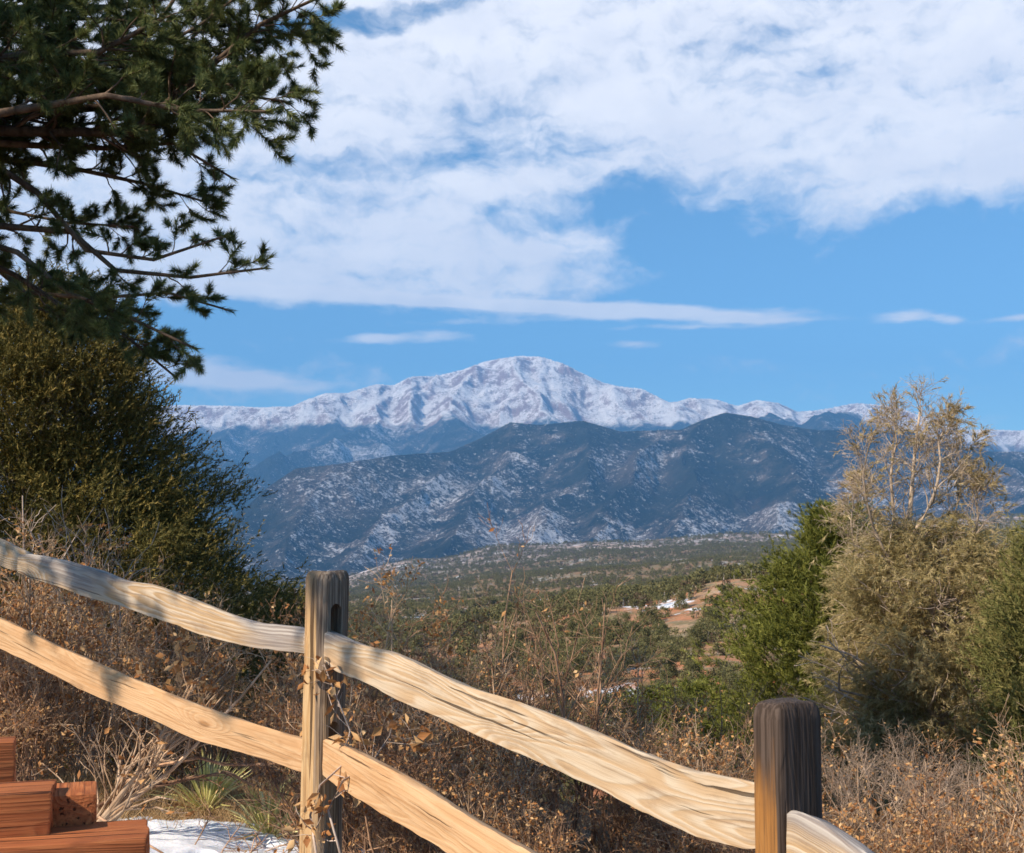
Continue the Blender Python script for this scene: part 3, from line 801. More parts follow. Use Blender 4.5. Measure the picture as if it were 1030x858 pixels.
# ------------------------------------------------------------------ wood of the fence and the steps
def wood_mat(name, base, dark, pale, weather_shade=None, rings=9.0, stain=None, contrast=0.55, gx=0.4, ck=0.65):
    m, b, p = material(name, 0.78, 0.2)
    gr = b.attr('grain').outputs['Vector']
    gs = b.vm('MULTIPLY', gr, (gx, 7.0, 7.0))
    wob = b.noise(b.vm('MULTIPLY', gr, (2.2, 6, 6)), 1.0, 2, 0.5)
    f = b.noise(gs, 1.0, 1.5, 0.4, 0.3)
    f = b.m('MULTIPLY_ADD', b.m('SUBTRACT', wob, 0.5), 0.10, f)
    vo = b.n('ShaderNodeTexVoronoi'); b.put(vo.inputs['Vector'], b.vm('MULTIPLY', gr, (2.6, 7.5, 7.5))); vo.inputs['Scale'].default_value = 1.0
    vr_ = b.sep(vo.outputs['Color'])[0]; isk = b.ramp(vr_, 0.62, 0.64)
    kd = vo.outputs['Distance']
    f = b.m('MULTIPLY_ADD', b.m('MULTIPLY', isk, b.ramp(kd, 0.0, 0.5, 1, 0)), 0.22, f)
    knot = b.m('MULTIPLY', isk, b.ramp(kd, 0.07, 0.13, 1.0, 0.0))
    line = b.m('FRACT', b.m('MULTIPLY', f, rings * 3.6))
    line = b.m('MULTIPLY', b.ramp(line, 0.0, 0.75, 0, 1), b.ramp(line, 0.8, 1.0, 1, 0))
    fib = b.noise(b.vm('MULTIPLY', gr, (3, 130, 130)), 1.0, 4, 0.6)
    blotch = b.noise(b.vm('MULTIPLY', gr, (1.6, 9, 9)), 1.0, 4, 0.6)
    col = b.mix(b.m('MULTIPLY', line, contrast), pale, base)
    col = b.mix(b.ramp(blotch, 0.52, 0.72, 0, 0.7), col, base)
    col = b.mix(b.ramp(fib, 0.47, 0.72, 0, 0.7), col, dark)
    dirt = b.noise(b.vm('MULTIPLY', gr, (7, 16, 16)), 1.0, 6, 0.7)
    col = b.mix(b.ramp(dirt, 0.50, 0.75, 0, 0.45), col, dark)
    crack = b.noise(b.vm('MULTIPLY', gr, (1.4, 55, 55)), 1.0, 3, 0.5)
    cr_ = b.ramp(crack, ck, ck + 0.04)
    col = b.mix(b.m('MULTIPLY', cr_, 0.85), col, tuple(c * 0.25 for c in dark))
    col = b.mix(b.m('MULTIPLY', knot, 0.85), col, b.mix(line, tuple(c * 0.45 for c in dark), dark))
    if weather_shade is not None:  # weathered wood; on the posts this colour pair also paints in shade
        wz = b.attr('wear').outputs['Fac']
        wn_ = b.m('MULTIPLY_ADD', b.m('SUBTRACT', blotch, 0.5), 0.9, wz)
        col = b.mix(b.ramp(wn_, 0.35, 0.7), col, b.mix(b.ramp(fib, 0.42, 0.64), weather_shade[0], weather_shade[1]))
    b.put(p.inputs['Base Color'], col)
    bp = b.n('ShaderNodeBump'); bp.inputs['Strength'].default_value = 0.55; bp.inputs['Distance'].default_value = 0.004
    hh = b.m('MULTIPLY_ADD', cr_, -2.5, b.m('MULTIPLY_ADD', line, -0.35, b.m('MULTIPLY', fib, 1.0)))
    b.put(bp.inputs['Height'], hh); b.put(p.inputs['Normal'], bp.outputs[0])
    return m
M_RAIL = wood_mat('split_rail_wood', (0.44, 0.28, 0.14), (0.24, 0.16, 0.11), (0.56, 0.46, 0.345), weather_shade=((0.28, 0.235, 0.21), (0.46, 0.41, 0.365)), contrast=0.9)
M_RAILC = wood_mat('swirl_rail_wood', (0.44, 0.26, 0.115), (0.24, 0.15, 0.09), (0.55, 0.445, 0.325), weather_shade=((0.28, 0.225, 0.19), (0.46, 0.40, 0.34)), contrast=0.6, gx=0.9, rings=6.5)
M_RAIL2 = wood_mat('fresh_rail_wood', (0.50, 0.27, 0.12), (0.34, 0.17, 0.07), (0.60, 0.39, 0.22), weather_shade=((0.28, 0.20, 0.15), (0.48, 0.38, 0.28)), rings=6, contrast=0.5)
M_POST = wood_mat('post_wood', (0.42, 0.23, 0.09), (0.17, 0.085, 0.04), (0.56, 0.38, 0.20), weather_shade=((0.13, 0.09, 0.065), (0.34, 0.26, 0.19)), rings=12, contrast=0.6, ck=0.60)
M_POST2 = wood_mat('dark_post_wood', (0.30, 0.13, 0.035), (0.05, 0.03, 0.02), (0.36, 0.17, 0.05), weather_shade=((0.045, 0.03, 0.022), (0.10, 0.07, 0.055)), rings=12, ck=0.59)
M_REDWOOD = wood_mat('stained_timber', (0.32, 0.085, 0.030), (0.09, 0.028, 0.016), (0.50, 0.17, 0.06), rings=7, contrast=0.6, ck=0.61)

def rail_mesh(name, ctrl, thick, mat, seed, base, wear=lambda s: 0.0, n=90, taper0=0.0, taper1=0.0, flat=0.0):
    """ctrl: list of (px, top edge py, bottom edge py, Y) read from the photograph; an irregular split bar"""
    rng = np.random.default_rng(seed)
    T = np.array([P(px, t, Y) for px, t, bt, Y in ctrl]); B = np.array([P(px, bt, Y) for px, t, bt, Y in ctrl])
    u = np.linspace(0, 1, len(ctrl)); uu = np.linspace(0, 1, n)
    def smooth(Aa):
        # catmull-rom through the control rows
        out = np.zeros((n, 3)); m_ = np.gradient(Aa, u, axis=0)
        i = np.clip(np.searchsorted(u, uu, 'right') - 1, 0, len(u) - 2); h = (u[i + 1] - u[i])[:, None]; t = ((uu - u[i]) / (u[i + 1] - u[i]))[:, None]
        return (2 * t**3 - 3 * t**2 + 1) * Aa[i] + (t**3 - 2 * t**2 + t) * h * m_[i] + (-2 * t**3 + 3 * t**2) * Aa[i + 1] + (t**3 - t**2) * h * m_[i + 1]
    Ts, Bs = smooth(T), smooth(B)
    ctr = (Ts + Bs) / 2; hv = (Ts - Bs) / 2; hl = np.linalg.norm(hv, axis=1)
    tan = unit(np.gradient(ctr, axis=0)); dep = unit(np.cross(tan, unit(hv)))     # pointing away from or toward the eye
    dep *= np.sign((dep * (ctr - EYE)).sum(-1, keepdims=True))
    up = unit(hv)
    s_len = np.concatenate([[0], np.cumsum(np.linalg.norm(np.diff(ctr, axis=0), axis=1))])
    # split-wood section: flat face, sharp corners worn, narrower back
    sec = np.array([(-0.96, 1.0), (-0.5, 1.0), (0.0, 1.0), (0.5, 0.99), (0.92, 0.92), (1.0, 0.72), (0.9, 0.1), (0.72, -0.55), (0.55, -0.75), (0.1, -0.84), (-0.4, -0.80), (-0.86, -0.5), (-0.99, 0.1), (-1.0, 0.7)])
    # first number: height (bottom to top), second: toward the eye
    K = len(sec)
    V = np.zeros((n, K, 3)); G = np.zeros((n, K, 3)); Wr = np.zeros((n, K))
    for k, (hh, dd) in enumerate(sec):
        nz = 0.04 * fbm(s_len * 23 + k * 1.9, np.full(n, k * 0.8 + seed), 3, seed + 8) + 0.05 * fbm(s_len * 7 + k * 0.7, np.full(n, k * 0.35 + seed), 4, seed) * 1.3
        nd = 0.10 * fbm(s_len * 4, np.full(n, k * 0.4 + seed * 3.1), 4, seed + 3)
        end = np.ones(n)
        if taper0: end *= 1 - taper0 * (1 - sstep(0, 0.05, uu))
        if taper1: end *= 1 - taper1 * (1 - sstep(1, 0.95, uu))
        V[:, k] = ctr + up * (hl * (hh + nz) * end)[:, None] - dep * (thick * 0.5 * (dd + nd * 2) * (0.5 + 0.5 * end))[:, None]
        G[:, k, 0] = s_len + seed * 3.7; G[:, k, 1] = hh * hl; G[:, k, 2] = dd * thick * 0.5 + seed
        Wr[:, k] = np.array([wear(a) for a in uu]) + 0.35 * max(0, hh) * (1 if dd < 0.95 else 0.3) - 0.1
    Q = []
    i = np.arange(n - 1)[:, None] * K; j = np.arange(K)[None]; j2 = (j + 1) % K
    Q = np.stack([i + j, i + j2, i + K + j2, i + K + j], -1).reshape(-1, 4)
    V = V.reshape(-1, 3); G = G.reshape(-1, 3); Wr = Wr.ravel()
    # end caps
    caps = []
    Vc = np.stack([V[:K].mean(0), V[-K:].mean(0)]); Gc = np.stack([G[:K].mean(0), G[-K:].mean(0)])
    nV = len(V)
    Tt = [(j_, nV, (j_ + 1) % K) for j_ in range(K)] + [((n - 1) * K + j_, (n - 1) * K + (j_ + 1) % K, nV + 1) for j_ in range(K)]
    V = np.concatenate([V, Vc]) - base; G = np.concatenate([G, Gc]); Wr = np.concatenate([Wr, [0, 0]])
    me = mesh_np(name, V, Q, Tt, {'grain': G, 'wear': Wr}, [mat])
    bm_smooth(me, 38)
    return me
def bm_smooth(me, deg):
    import bmesh
    bm = bmesh.new(); bm.from_mesh(me)
    bmesh.ops.recalc_face_normals(bm, faces=bm.faces)
    for f in bm.faces: f.smooth = True
    for e in bm.edges:
        if len(e.link_faces) == 2 and e.calc_face_angle(0) > math.radians(deg): e.smooth = False
    bm.to_mesh(me); bm.free()

def post_mesh(name, w, d, h, seed, base, wear_shade_fn, mat, slots, bev=0.02, lean=(0, 0), chamfer=0.02, lumps=0.006):
    """hewn post with its top worn round and the mortises cut right through it (along local Y)"""
    import bmesh
    bm = bmesh.new()
    # section ring, many points so that noise can work on it
    ring = []
    nside = 7
    def corner_pts():
        pts = []
        hw, hd = w / 2, d / 2
        cs = [(hw, hd), (-hw, hd), (-hw, -hd), (hw, -hd)]
        for ci in range(4):
            cx, cy = cs[ci]; sx, sy = np.sign(cx), np.sign(cy)
            a0 = {0: 0, 1: 90, 2: 180, 3: 270}[ci]
            for a in (0, 45, 90):
                t = math.radians(a0 + a)
                pts.append((cx - sx * bev + bev * math.cos(t), cy - sy * bev + bev * math.sin(t)))
            nx_, ny_ = cs[(ci + 1) % 4]
            sx2, sy2 = np.sign(nx_), np.sign(ny_)
            e0 = pts[-1]; t = math.radians(a0 + 90)
            e1 = (nx_ - sx2 * bev + bev * math.cos(t), ny_ - sy2 * bev + bev * math.sin(t))
            for q in range(1, nside): pts.append((e0[0] + (e1[0] - e0[0]) * q / nside, e0[1] + (e1[1] - e0[1]) * q / nside))
        return pts
    sec = corner_pts(); K = len(sec)
    zs = list(np.arange(-0.35, h - chamfer * 1.1, 0.025)) + [h - chamfer, h - chamfer * 0.45, h - chamfer * 0.12, h]
    sc_ = [1.0] * (len(zs) - 3) + [0.95, 0.86, 0.70]
    rows = []
    for z, sc1 in zip(zs, sc_):
        row = []
        for k, (x, y) in enumerate(sec):
            a = math.atan2(y, x)
            nz = float(fbm(np.array([math.cos(a) * 1.1 + seed]), np.array([math.sin(a) * 1.1 + z * 1.6]), 3, seed)[0])
            rdg = float(fbm(np.array([a * 4.0]), np.array([z * 0.5 + seed]), 3, seed + 5)[0])
            f = sc1 * (1 + 0.0) + (nz * lumps + rdg * lumps * 0.6) / max(w, d) * 2
            row.append(bm.verts.new((x * f + lean[0] * z, y * f + lean[1] * z, z + (0.006 * nz if z > h - 0.05 else 0))))
        rows.append(row)
    for r0, r1 in zip(rows[:-1], rows[1:]):
        for k in range(K): bm.faces.new((r0[k], r0[(k + 1) % K], r1[(k + 1) % K], r1[k]))
    c = bm.verts.new((lean[0] * h, lean[1] * h, h - 0.002))
    for k in range(K): bm.faces.new((rows[-1][k], rows[-1][(k + 1) % K], c))
    bm.faces.new(list(reversed(rows[0])))
    me = bpy.data.meshes.new(name); bmesh.ops.recalc_face_normals(bm, faces=bm.faces); bm.to_mesh(me); bm.free()
    if slots:
        o = bpy.data.objects.new('tmp', me); C.objects.link(o)
        cb = bmesh.new()
        for (cx, z0_, z1_, sw) in slots:
            ringp = []
            for q in range(16):
                t = 2 * PI * q / 16; zz = (z1_ - z0_) / 2 - sw / 2
                ringp.append((cx + sw / 2 * math.cos(t) + lean[0] * (z0_ + z1_) / 2, (z0_ + z1_) / 2 + (zz if math.sin(t) >= 0 else -zz) + sw / 2 * math.sin(t)))
            va = [cb.verts.new((x, -0.4, z)) for x, z in ringp]; vb = [cb.verts.new((x, 0.4, z)) for x, z in ringp]
            for k in range(16): cb.faces.new((va[k], va[(k + 1) % 16], vb[(k + 1) % 16], vb[k]))
            cb.faces.new(list(reversed(va))); cb.faces.new(vb)
        bmesh.ops.recalc_face_normals(cb, faces=cb.faces)
        cme = bpy.data.meshes.new('cut'); cb.to_mesh(cme); cb.free()
        co = bpy.data.objects.new('cut', cme); C.objects.link(co)
        md = o.modifiers.new('b', 'BOOLEAN'); md.operation = 'DIFFERENCE'; md.object = co; md.solver = 'EXACT'
        dg = bpy.context.evaluated_depsgraph_get(); dg.update()
        me2 = bpy.data.meshes.new_from_object(o.evaluated_get(dg))
        bpy.data.objects.remove(o); bpy.data.objects.remove(co); me = me2; me.name = name
    co_ = np.zeros(len(me.vertices) * 3, np.float32); me.vertices.foreach_get('co', co_); co_ = co_.reshape(-1, 3)
    g = np.stack([co_[:, 2] + seed * 2.3, co_[:, 0], co_[:, 1]], -1)
    a = me.attributes.new('grain', 'FLOAT_VECTOR', 'POINT'); a.data.foreach_set('vector', g.ravel().astype(np.float32))
    wv_ = np.array([wear_shade_fn(*q) for q in co_], np.float32)
    a = me.attributes.new('wear', 'FLOAT', 'POINT'); a.data.foreach_set('value', wv_)
    me.materials.clear(); me.materials.append(mat)
    bm_smooth(me, 50)
    return me

def make_post(px, py_top, Y, w, d, rot, seed, mat, label, slots, wear_shade_fn, h=1.22, **kw):
    top = P(px, py_top, Y)
    base = top - np.array([0, 0, h])
    me = post_mesh('fence_post', w, d, h, seed, base, wear_shade_fn, mat, slots, **kw)
    o = link('fence_post', me, loc=tuple(base)); o.rotation_euler = (0, 0, rot)
    tag(o, label, 'fence post', 'posts of the split rail fence')
    return o, base

# local X runs across the fence, local Y along it
post_l, base_l = make_post(325, 574, 4.08, 0.112, 0.126, math.atan2(0.66, 0.76) , 3, M_POST,
    'round topped weathered fence post with an open slot, between the left and middle rails', [(0.0, 0.99, 1.115, 0.040), (0.0, 0.60, 0.74, 0.040)],
    lambda x, y, z: 0.08 + 0.42 * sstep(0.85, 1.22, z) + (0.55 if y < -0.035 else 0), bev=0.026, lean=(0.012, 0.0), chamfer=0.028)  # weathered towards the top; face turned from the sun has shade painted in
post_r, base_r = make_post(791, 704, 2.66, 0.130, 0.088, math.radians(30), 8, M_POST2,
    'dark brown square fence post with chamfered top, nearest the camera', [(0.012, 0.80, 0.98, 0.045)],
    lambda x, y, z: 1.0 if (y < -0.034 or z > 1.15) else 0.12 + 0.5 * sstep(0.9, 1.2, z), bev=0.013, chamfer=0.034, lumps=0.004)  # top weathered; camera-side face painted dark as shade away from the sun

def rail(label, *a, **k):
    ctrl = a[0]; mid = ctrl[len(ctrl) // 2]
    base = P(mid[0], (mid[1] + mid[2]) / 2, mid[3])
    me = rail_mesh('fence_rail', *a, base=base, **k)
    return tag(link('fence_rail', me, loc=tuple(base)), label, 'fence rail', 'rails of the split rail fence')
rail('wavy weathered top rail crossing the dark juniper, left of the round topped post',
     [(24, 554, 578, 5.12), (60, 561, 588, 5.0), (100, 571, 602, 4.87), (133, 583, 611, 4.76), (160, 587, 620, 4.66), (200, 602, 634, 4.52), (235, 616, 645, 4.40), (265, 625, 651, 4.32), (300, 629, 655, 4.23), (318, 632, 657, 4.18)],
     0.075, M_RAIL, 11, wear=lambda s: 0.35 + 0.3 * math.sin(s * 9), taper0=0.25)
rail('short weathered rail end at the left edge of the photo',
     [(-160, 508, 520, 5.75), (-80, 518, 540, 5.45), (-20, 532, 560, 5.26), (0, 539, 567, 5.20), (16, 547, 573, 5.16), (34, 556, 575, 5.12)],
     0.06, M_RAIL, 14, wear=lambda s: 0.3, taper1=0.4)
rail('smooth pale lower rail behind the timber steps, left of the round topped post',
     [(-150, 556, 588, 5.7), (-60, 592, 622, 5.4), (0, 619, 649, 5.20), (50, 643, 673, 5.03), (100, 665, 698, 4.86), (150, 686, 718, 4.69), (200, 706, 741, 4.51), (250, 724, 756, 4.36), (318, 744, 777, 4.18)],
     0.07, M_RAIL2, 17, wear=lambda s: -0.1)
rail('thick top rail with swirling yellow grain between the two posts',
     [(316, 634, 655, 4.16), (332, 633, 662, 4.07), (352, 641, 676, 3.98), (372, 648, 683, 3.89), (400, 655, 697, 3.78), (430, 668, 711, 3.66), (480, 690, 733, 3.47), (540, 709, 760, 3.28), (600, 732, 787, 3.11), (650, 753, 811, 2.98), (700, 770, 834, 2.86), (750, 781, 850, 2.76), (775, 788, 852, 2.72)],
     0.085, M_RAILC, 23, wear=lambda s: 0.55 * (1 - sstep(0.03, 0.30, s)) + 0.12, taper0=0.15)
rail('smooth orange tan lower rail running down from the round topped post',
     [(312, 748, 766, 4.17), (330, 742, 774, 4.07), (352, 748, 790, 3.96), (400, 772, 820, 3.69), (450, 802, 850, 3.51), (500, 832, 884, 3.34), (560, 866, 922, 3.16), (640, 912, 974, 2.96), (760, 975, 1050, 2.72)],
     0.08, M_RAIL2, 29, wear=lambda s: 0.0, taper0=0.2)
rail('grey weathered rail running down to the right from the dark square post',
     [(782, 822, 878, 2.67), (806, 814, 868, 2.62), (830, 822, 882, 2.56), (860, 840, 905, 2.50), (900, 868, 940, 2.43), (1000, 930, 1015, 2.27), (1150, 1010, 1105, 2.1)],
     0.085, M_RAIL, 31, wear=lambda s: 0.42, taper0=0.1)

# ------------------------------------------------------------------ timber steps
def timber(label, x0, y0, z0, lx, ly, lz, rot, seed, bev=0.008):
    import bmesh
    bm = bmesh.new()
    bmesh.ops.create_cube(bm, size=1)
    for v in bm.verts: v.co = Vector((v.co.x * lx, v.co.y * ly, v.co.z * lz))
    bmesh.ops.bevel(bm, geom=list(bm.edges), offset=bev, segments=2, profile=0.6, affect='EDGES')
    for _ in range(1): bmesh.ops.subdivide_edges(bm, edges=[e for e in bm.edges if e.calc_length() > 0.06], cuts=6, use_grid_fill=True)
    me = bpy.data.meshes.new('step_timber'); bm.to_mesh(me); bm.free()
    co = np.zeros(len(me.vertices) * 3, np.float32); me.vertices.foreach_get('co', co); co = co.reshape(-1, 3)
    n = fbm(co[:, 0] * 6 + seed, co[:, 1] * 6 + co[:, 2] * 9, 3, seed)
    co2 = co * (1 + 0.02 * n[:, None]); me.vertices.foreach_set('co', co2.ravel().astype(np.float32))
    long = 0 if lx > ly else 1
    g = np.stack([co[:, long] + seed * 1.9, co[:, 1 - long], co[:, 2]], -1)
    a = me.attributes.new('grain', 'FLOAT_VECTOR', 'POINT'); a.data.foreach_set('vector', g.ravel().astype(np.float32))
    me.materials.append(M_REDWOOD); bm_smooth(me, 30)
    o = link('step_timber', me, loc=(x0, y0, z0)); o.rotation_euler = (0, 0, rot)
    return tag(o, label, 'timber', 'timbers of the garden steps')
def step(label, px, py, Y, lx, ly, lz, rot, seed):
    """px, py: the near top corner facing the camera"""
    c = P(px, py, Y); R = np.array([[math.cos(rot), -math.sin(rot)], [math.sin(rot), math.cos(rot)]])
    off = R @ np.array([-lx / 2, ly / 2])
    return timber(label, c[0] + off[0], c[1] + off[1], c[2] - lz / 2, lx, ly, lz, rot, seed)
r0 = math.radians(-24)
step('short red brown timber at the left edge, topmost step', 16, 746, 3.9, 1.2, 0.12, 0.17, math.radians(19), 41)
step('red brown timber of the middle step with a dark joint at its corner', 51, 797, 3.55, 1.3, 0.20, 0.135, math.radians(17), 43)
step('dark end timber of the middle step, next to the snow', 98, 798, 3.68, 0.142, 0.20, 0.15, math.radians(19), 44)
step('orange sunlit timber of the lowest step at the bottom left', 146, 844, 3.5, 1.6, 0.26, 0.15, math.radians(15), 47)
# ------------------------------------------------------------------ the snow patch and the litter under the bushes
def gz(x, y): return float(ground_z(np.array([x]), np.array([y]))[0])
def on_ground(px, Y, dz=0.0):
    x = (px - 515) / FPX * Y / math.cos(0)
    return np.array([x, Y, gz(x, Y) + dz])
sx = np.linspace(-3.2, -0.55, 130); sy = np.linspace(3.8, 6.6, 150)
SX, SY = np.meshgrid(sx, sy, indexing='ij')
edge = 0.5 * fbm(SX * 1.6, SY * 1.6, 4, 301)
inside = 1 - np.hypot((SX + 1.45) / 1.15, (SY - 5.0) / 0.95) + edge * 0.45
holes = fbm(SX * 4.3, SY * 4.3, 3, 305)
hgt = np.clip(inside, -0.3, 0.5) * 0.16 - 0.07 * sstep(0.2, 0.6, holes) + 0.035 * fbm(SX * 3, SY * 3, 3, 311) + 0.014 * fbm(SX * 9, SY * 9, 4, 309) + 0.004
SZ = ground_z(SX, SY) + hgt
m_snow, bb, pp = material('old_snow', 0.55, 0.3)
gg = bb.n('ShaderNodeNewGeometry')
bb.put(pp.inputs['Base Color'], bb.mix(bb.ramp(bb.noise(gg.outputs['Position'], 60, 4, 0.7), 0.70, 0.76), (0.80, 0.83, 0.90), (0.30, 0.2, 0.13)))
bq = bb.n('ShaderNodeBump'); bq.inputs['Strength'].default_value = 0.6; bq.inputs['Distance'].default_value = 0.01
bb.put(bq.inputs['Height'], bb.noise(gg.outputs['Position'], 35, 5, 0.65)); bb.put(pp.inputs['Normal'], bq.outputs[0])
pp.inputs['Subsurface Weight'].default_value = 0.3; pp.inputs['Subsurface Radius'].default_value = (0.02, 0.03, 0.04)
qs = grid_faces(130, 150)[:, ::-1]
keepq = (hgt.ravel()[qs] > -0.02).any(1)
snow = link('snow_patch', mesh_np('snow_patch', np.stack([SX, SY, SZ], -1), qs[keepq], mats=[m_snow], smooth=True))
tag(snow, kind='structure')

rng = np.random.default_rng(77)
acc = Acc()
n = 26000
lx = rng.uniform(-4.5, 5.5, n); ly = rng.uniform(1.6, 11, n)
ok = (rng.random(n) < 0.75) & ~((np.hypot((lx + 1.5) / 0.9, (ly - 4.95) / 0.8) < 0.95) & (rng.random(n) < 0.93))
lx, ly = lx[ok], ly[ok]
leaves(acc, rng, np.stack([lx, ly, ground_z(lx, ly) + 0.008], -1), 0.05, up=0.15)
litter = link('leaf_litter', acc.mesh('leaf_litter', [M_OAK])); tag(litter, 'fallen dry brown leaves lying on the ground under the bushes', 'fallen leaves', kind='stuff')

# ------------------------------------------------------------------ shrubs
def shrub_parts(seed, height, spread, n_stem, n_leaf, twig_mat, leaf_mat_, leaf_size=0.045, lean=(0, 0), stem_r=0.010, lev=(6, 5), leaf_on=2, angle=38, wig=0.16, start=0.1):
    """returns stems mesh and leaves mesh with the base at the origin"""
    rng = np.random.default_rng(seed)
    K = 7
    base = rng.normal(size=(n_stem, 3)) * np.array([0.09, 0.09, 0]) * spread
    th = rng.uniform(0, 2 * PI, n_stem); tilt = rng.uniform(0.05, 0.75, n_stem) * spread
    d = unit(np.stack([np.cos(th) * tilt + lean[0], np.sin(th) * tilt + lean[1], np.ones(n_stem)], -1))
    L = height * (0.65 + 0.5 * rng.random(n_stem))
    pts = np.zeros((n_stem, K, 3)); pts[:, 0] = base + np.array([0, 0, -0.05]); cur = d
    for k in range(1, K):
        cur = unit(cur + rng.normal(size=cur.shape) * wig + np.array([0, 0, 0.06])); pts[:, k] = pts[:, k - 1] + cur * (L / (K - 1))[:, None]
    rad = stem_r * (0.6 + 0.8 * rng.random(n_stem))[:, None] * np.linspace(1, 0.3, K)[None]
    s = Acc(); tubes(s, pts, rad, 5, rng)
    p1, r1 = grow(rng, pts, rad, lev[0], height * 0.42, angle, up=0.25, wig=0.22, K=5, t0=start, rr=0.6)
    tubes(s, p1, r1, 4, rng)
    p2, r2 = grow(rng, p1, r1, lev[1], height * 0.17, angle + 6, up=0.18, wig=0.28, K=4, t0=0.2, rr=0.65)
    r2 = np.maximum(r2, 0.0012); tubes(s, p2, r2, 3, rng)
    sm = s.mesh('stems', [twig_mat], base=(0, 0, 0))
    lm = None
    if n_leaf:
        l = Acc()
        pos, _ = along(rng, p2, 2, 0.3); pos2, _ = along(rng, p1, 3, 0.4)
        allp = np.concatenate([pos, pos2]); patch = fbm(allp[:, 0] * 4 + seed, allp[:, 2] * 4 + allp[:, 1] * 3, 3, seed)
        w_ = np.clip(0.5 + 2.2 * patch, 0.03, 1); w_ /= w_.sum()
        pick = rng.choice(len(allp), size=min(n_leaf, len(allp) * 3), p=w_)
        leaves(l, rng, allp[pick] + rng.normal(size=(len(pick), 3)) * 0.012, leaf_size)
        lm = l.mesh('leaves', [leaf_mat_], base=(0, 0, 0))
    return sm, lm
def shrub(parts, px, Y, rot, sc, label, group=None, name='oak_shrub', dz=0.0, cat='bush'):
    loc = on_ground(px, Y, dz)
    e = empty(name, loc, label, cat, group); e.rotation_euler = (0, 0, rot); e.scale = (sc, sc, sc)
    link('stems', parts[0], e)
    if parts[1] is not None: link('leaves', parts[1], e)
    return e

OAK = [shrub_parts(500 + i, 1.25, 0.9, 17, 2100, M_TWIG_L, M_OAK, leaf_size=0.030, lev=(9, 7), stem_r=0.009) for i in range(3)]
DARK = [shrub_parts(520 + i, 1.25, 0.85, 16, 900, M_TWIG_D, M_OAK, leaf_size=0.029, lev=(9, 7), wig=0.2, stem_r=0.009) for i in range(3)]
GREY = [shrub_parts(540 + i, 1.0, 1.1, 16, 110, M_TWIG_G, M_OAK, leaf_size=0.026, lev=(10, 8), wig=0.22, stem_r=0.008) for i in range(2)]
BARE = [shrub_parts(560 + i, 1.5, 0.55, 7, 70, M_TWIG_D, M_OAK, leaf_size=0.038, lev=(7, 5), stem_r=0.011, wig=0.14) for i in range(2)]
PALE = shrub_parts(580, 1.0, 0.8, 7, 0, M_TWIG_W, M_OAK, lev=(5, 3), stem_r=0.006, wig=0.15, angle=30, start=0.35)
FAN = shrub_parts(590, 1.15, 0.35, 10, 260, M_TWIG_L, M_OAK, lean=(1.1, 0.1), lev=(5, 4), stem_r=0.014, wig=0.09)

g_l = 'pale twigged oak bushes left of the round topped post'
for i, (px, Y, sc, lab) in enumerate([
    (25, 6.3, .93, 'pale twigged oak bush full of brown leaves, behind the rails at the left edge'),
    (85, 6.7, .90, 'pale twigged oak bush behind the rails, above the timber steps'),
    (155, 7.2, .84, 'pale twigged oak bush under the wavy rail, in front of the dark juniper'),
    (225, 7.6, .76, 'small leafy oak bush under the top rail, just left of the round topped post'),
    (-45, 6.0, .92, 'brown oak bush cut off by the left edge of the photo'),
    (50, 7.7, 1.04, 'oak bush standing further back against the foot of the dark juniper'),
    (125, 8.2, 1.0, 'hindmost brown oak bush in front of the dark juniper'),
]):
    shrub(OAK[i % 3], px, Y, i * 1.3, sc, lab, g_l)
for i, (px, Y, sc, lab) in enumerate([
    (40, 5.9, 0.62, 'low brown oak bush directly behind the timber steps'),
    (185, 8.2, 0.75, 'low tangled dark bush behind the yuccas'), (275, 8.4, 0.72, 'tangled dark bush behind the round topped post')]):
    shrub(DARK[i % 3], px, Y, i * 2.1 + .5, sc, lab, 'dark twigged bushes behind the snow')
shrub(FAN, 70, 5.15, 0.1, 0.92, 'bush of bare branches fanning out to the right over the snow', name='leaning_bush')
shrub(PALE, 105, 7.3, 0.4, 1.85, 'bleached leafless branches rising in front of the dark juniper', name='dead_branches', cat='dead bush')
g_c = 'dark twigged oak bushes between the two posts'
cen = [(350, 4.9, .66), (400, 4.6, .60), (455, 4.4, .56), (510, 4.2, .50), (565, 4.1, .45), (620, 4.0, .40), (680, 3.9, .36), (735, 3.9, .34),
       (375, 6.2, .80), (430, 6.4, .76), (490, 6.0, .66), (550, 6.2, .62), (610, 5.9, .54), (665, 5.7, .50), (715, 5.6, .52), (400, 8.2, .95), (520, 8.5, .86), (640, 8.3, .74), (720, 8.6, .74), (470, 3.5, .30), (560, 3.3, .26), (640, 3.2, .24), (400, 3.5, .30)]
wh = ['front', 'middle', 'back']
words = ['just right of the round topped post', 'right of the round topped post under the thick rail', 'under the upper third of the thick rail', 'under the middle of the thick rail', 'under the swirled part of the thick rail', 'under the lower part of the thick rail', 'left of the dark square post', 'touching the dark square post']
for i, (px, Y, sc) in enumerate(cen):
    row = 'lowest row' if Y < 3.6 else 'nearer row' if Y < 5.3 else 'middle row' if Y < 7 else 'back row'
    w8 = words[min(7, max(0, int((px - 340) / 50)))]
    shrub((DARK + OAK[:1] + DARK)[i % 7], px, Y, i * 1.7, sc, 'dry oak bush %s, %s' % (w8, row), g_c)
shrub(BARE[0], 432, 5.6, 0.3, 0.66, 'thin bare dark shrub sticking up above the thick rail near the round topped post', 'bare dark shrubs above the thick rail', 'bare_shrub')
shrub(BARE[1], 575, 6.2, 1.3, 0.90, 'tallest bare dark shrub with thin twigs reaching up to the far slopes', 'bare dark shrubs above the thick rail', 'bare_shrub')
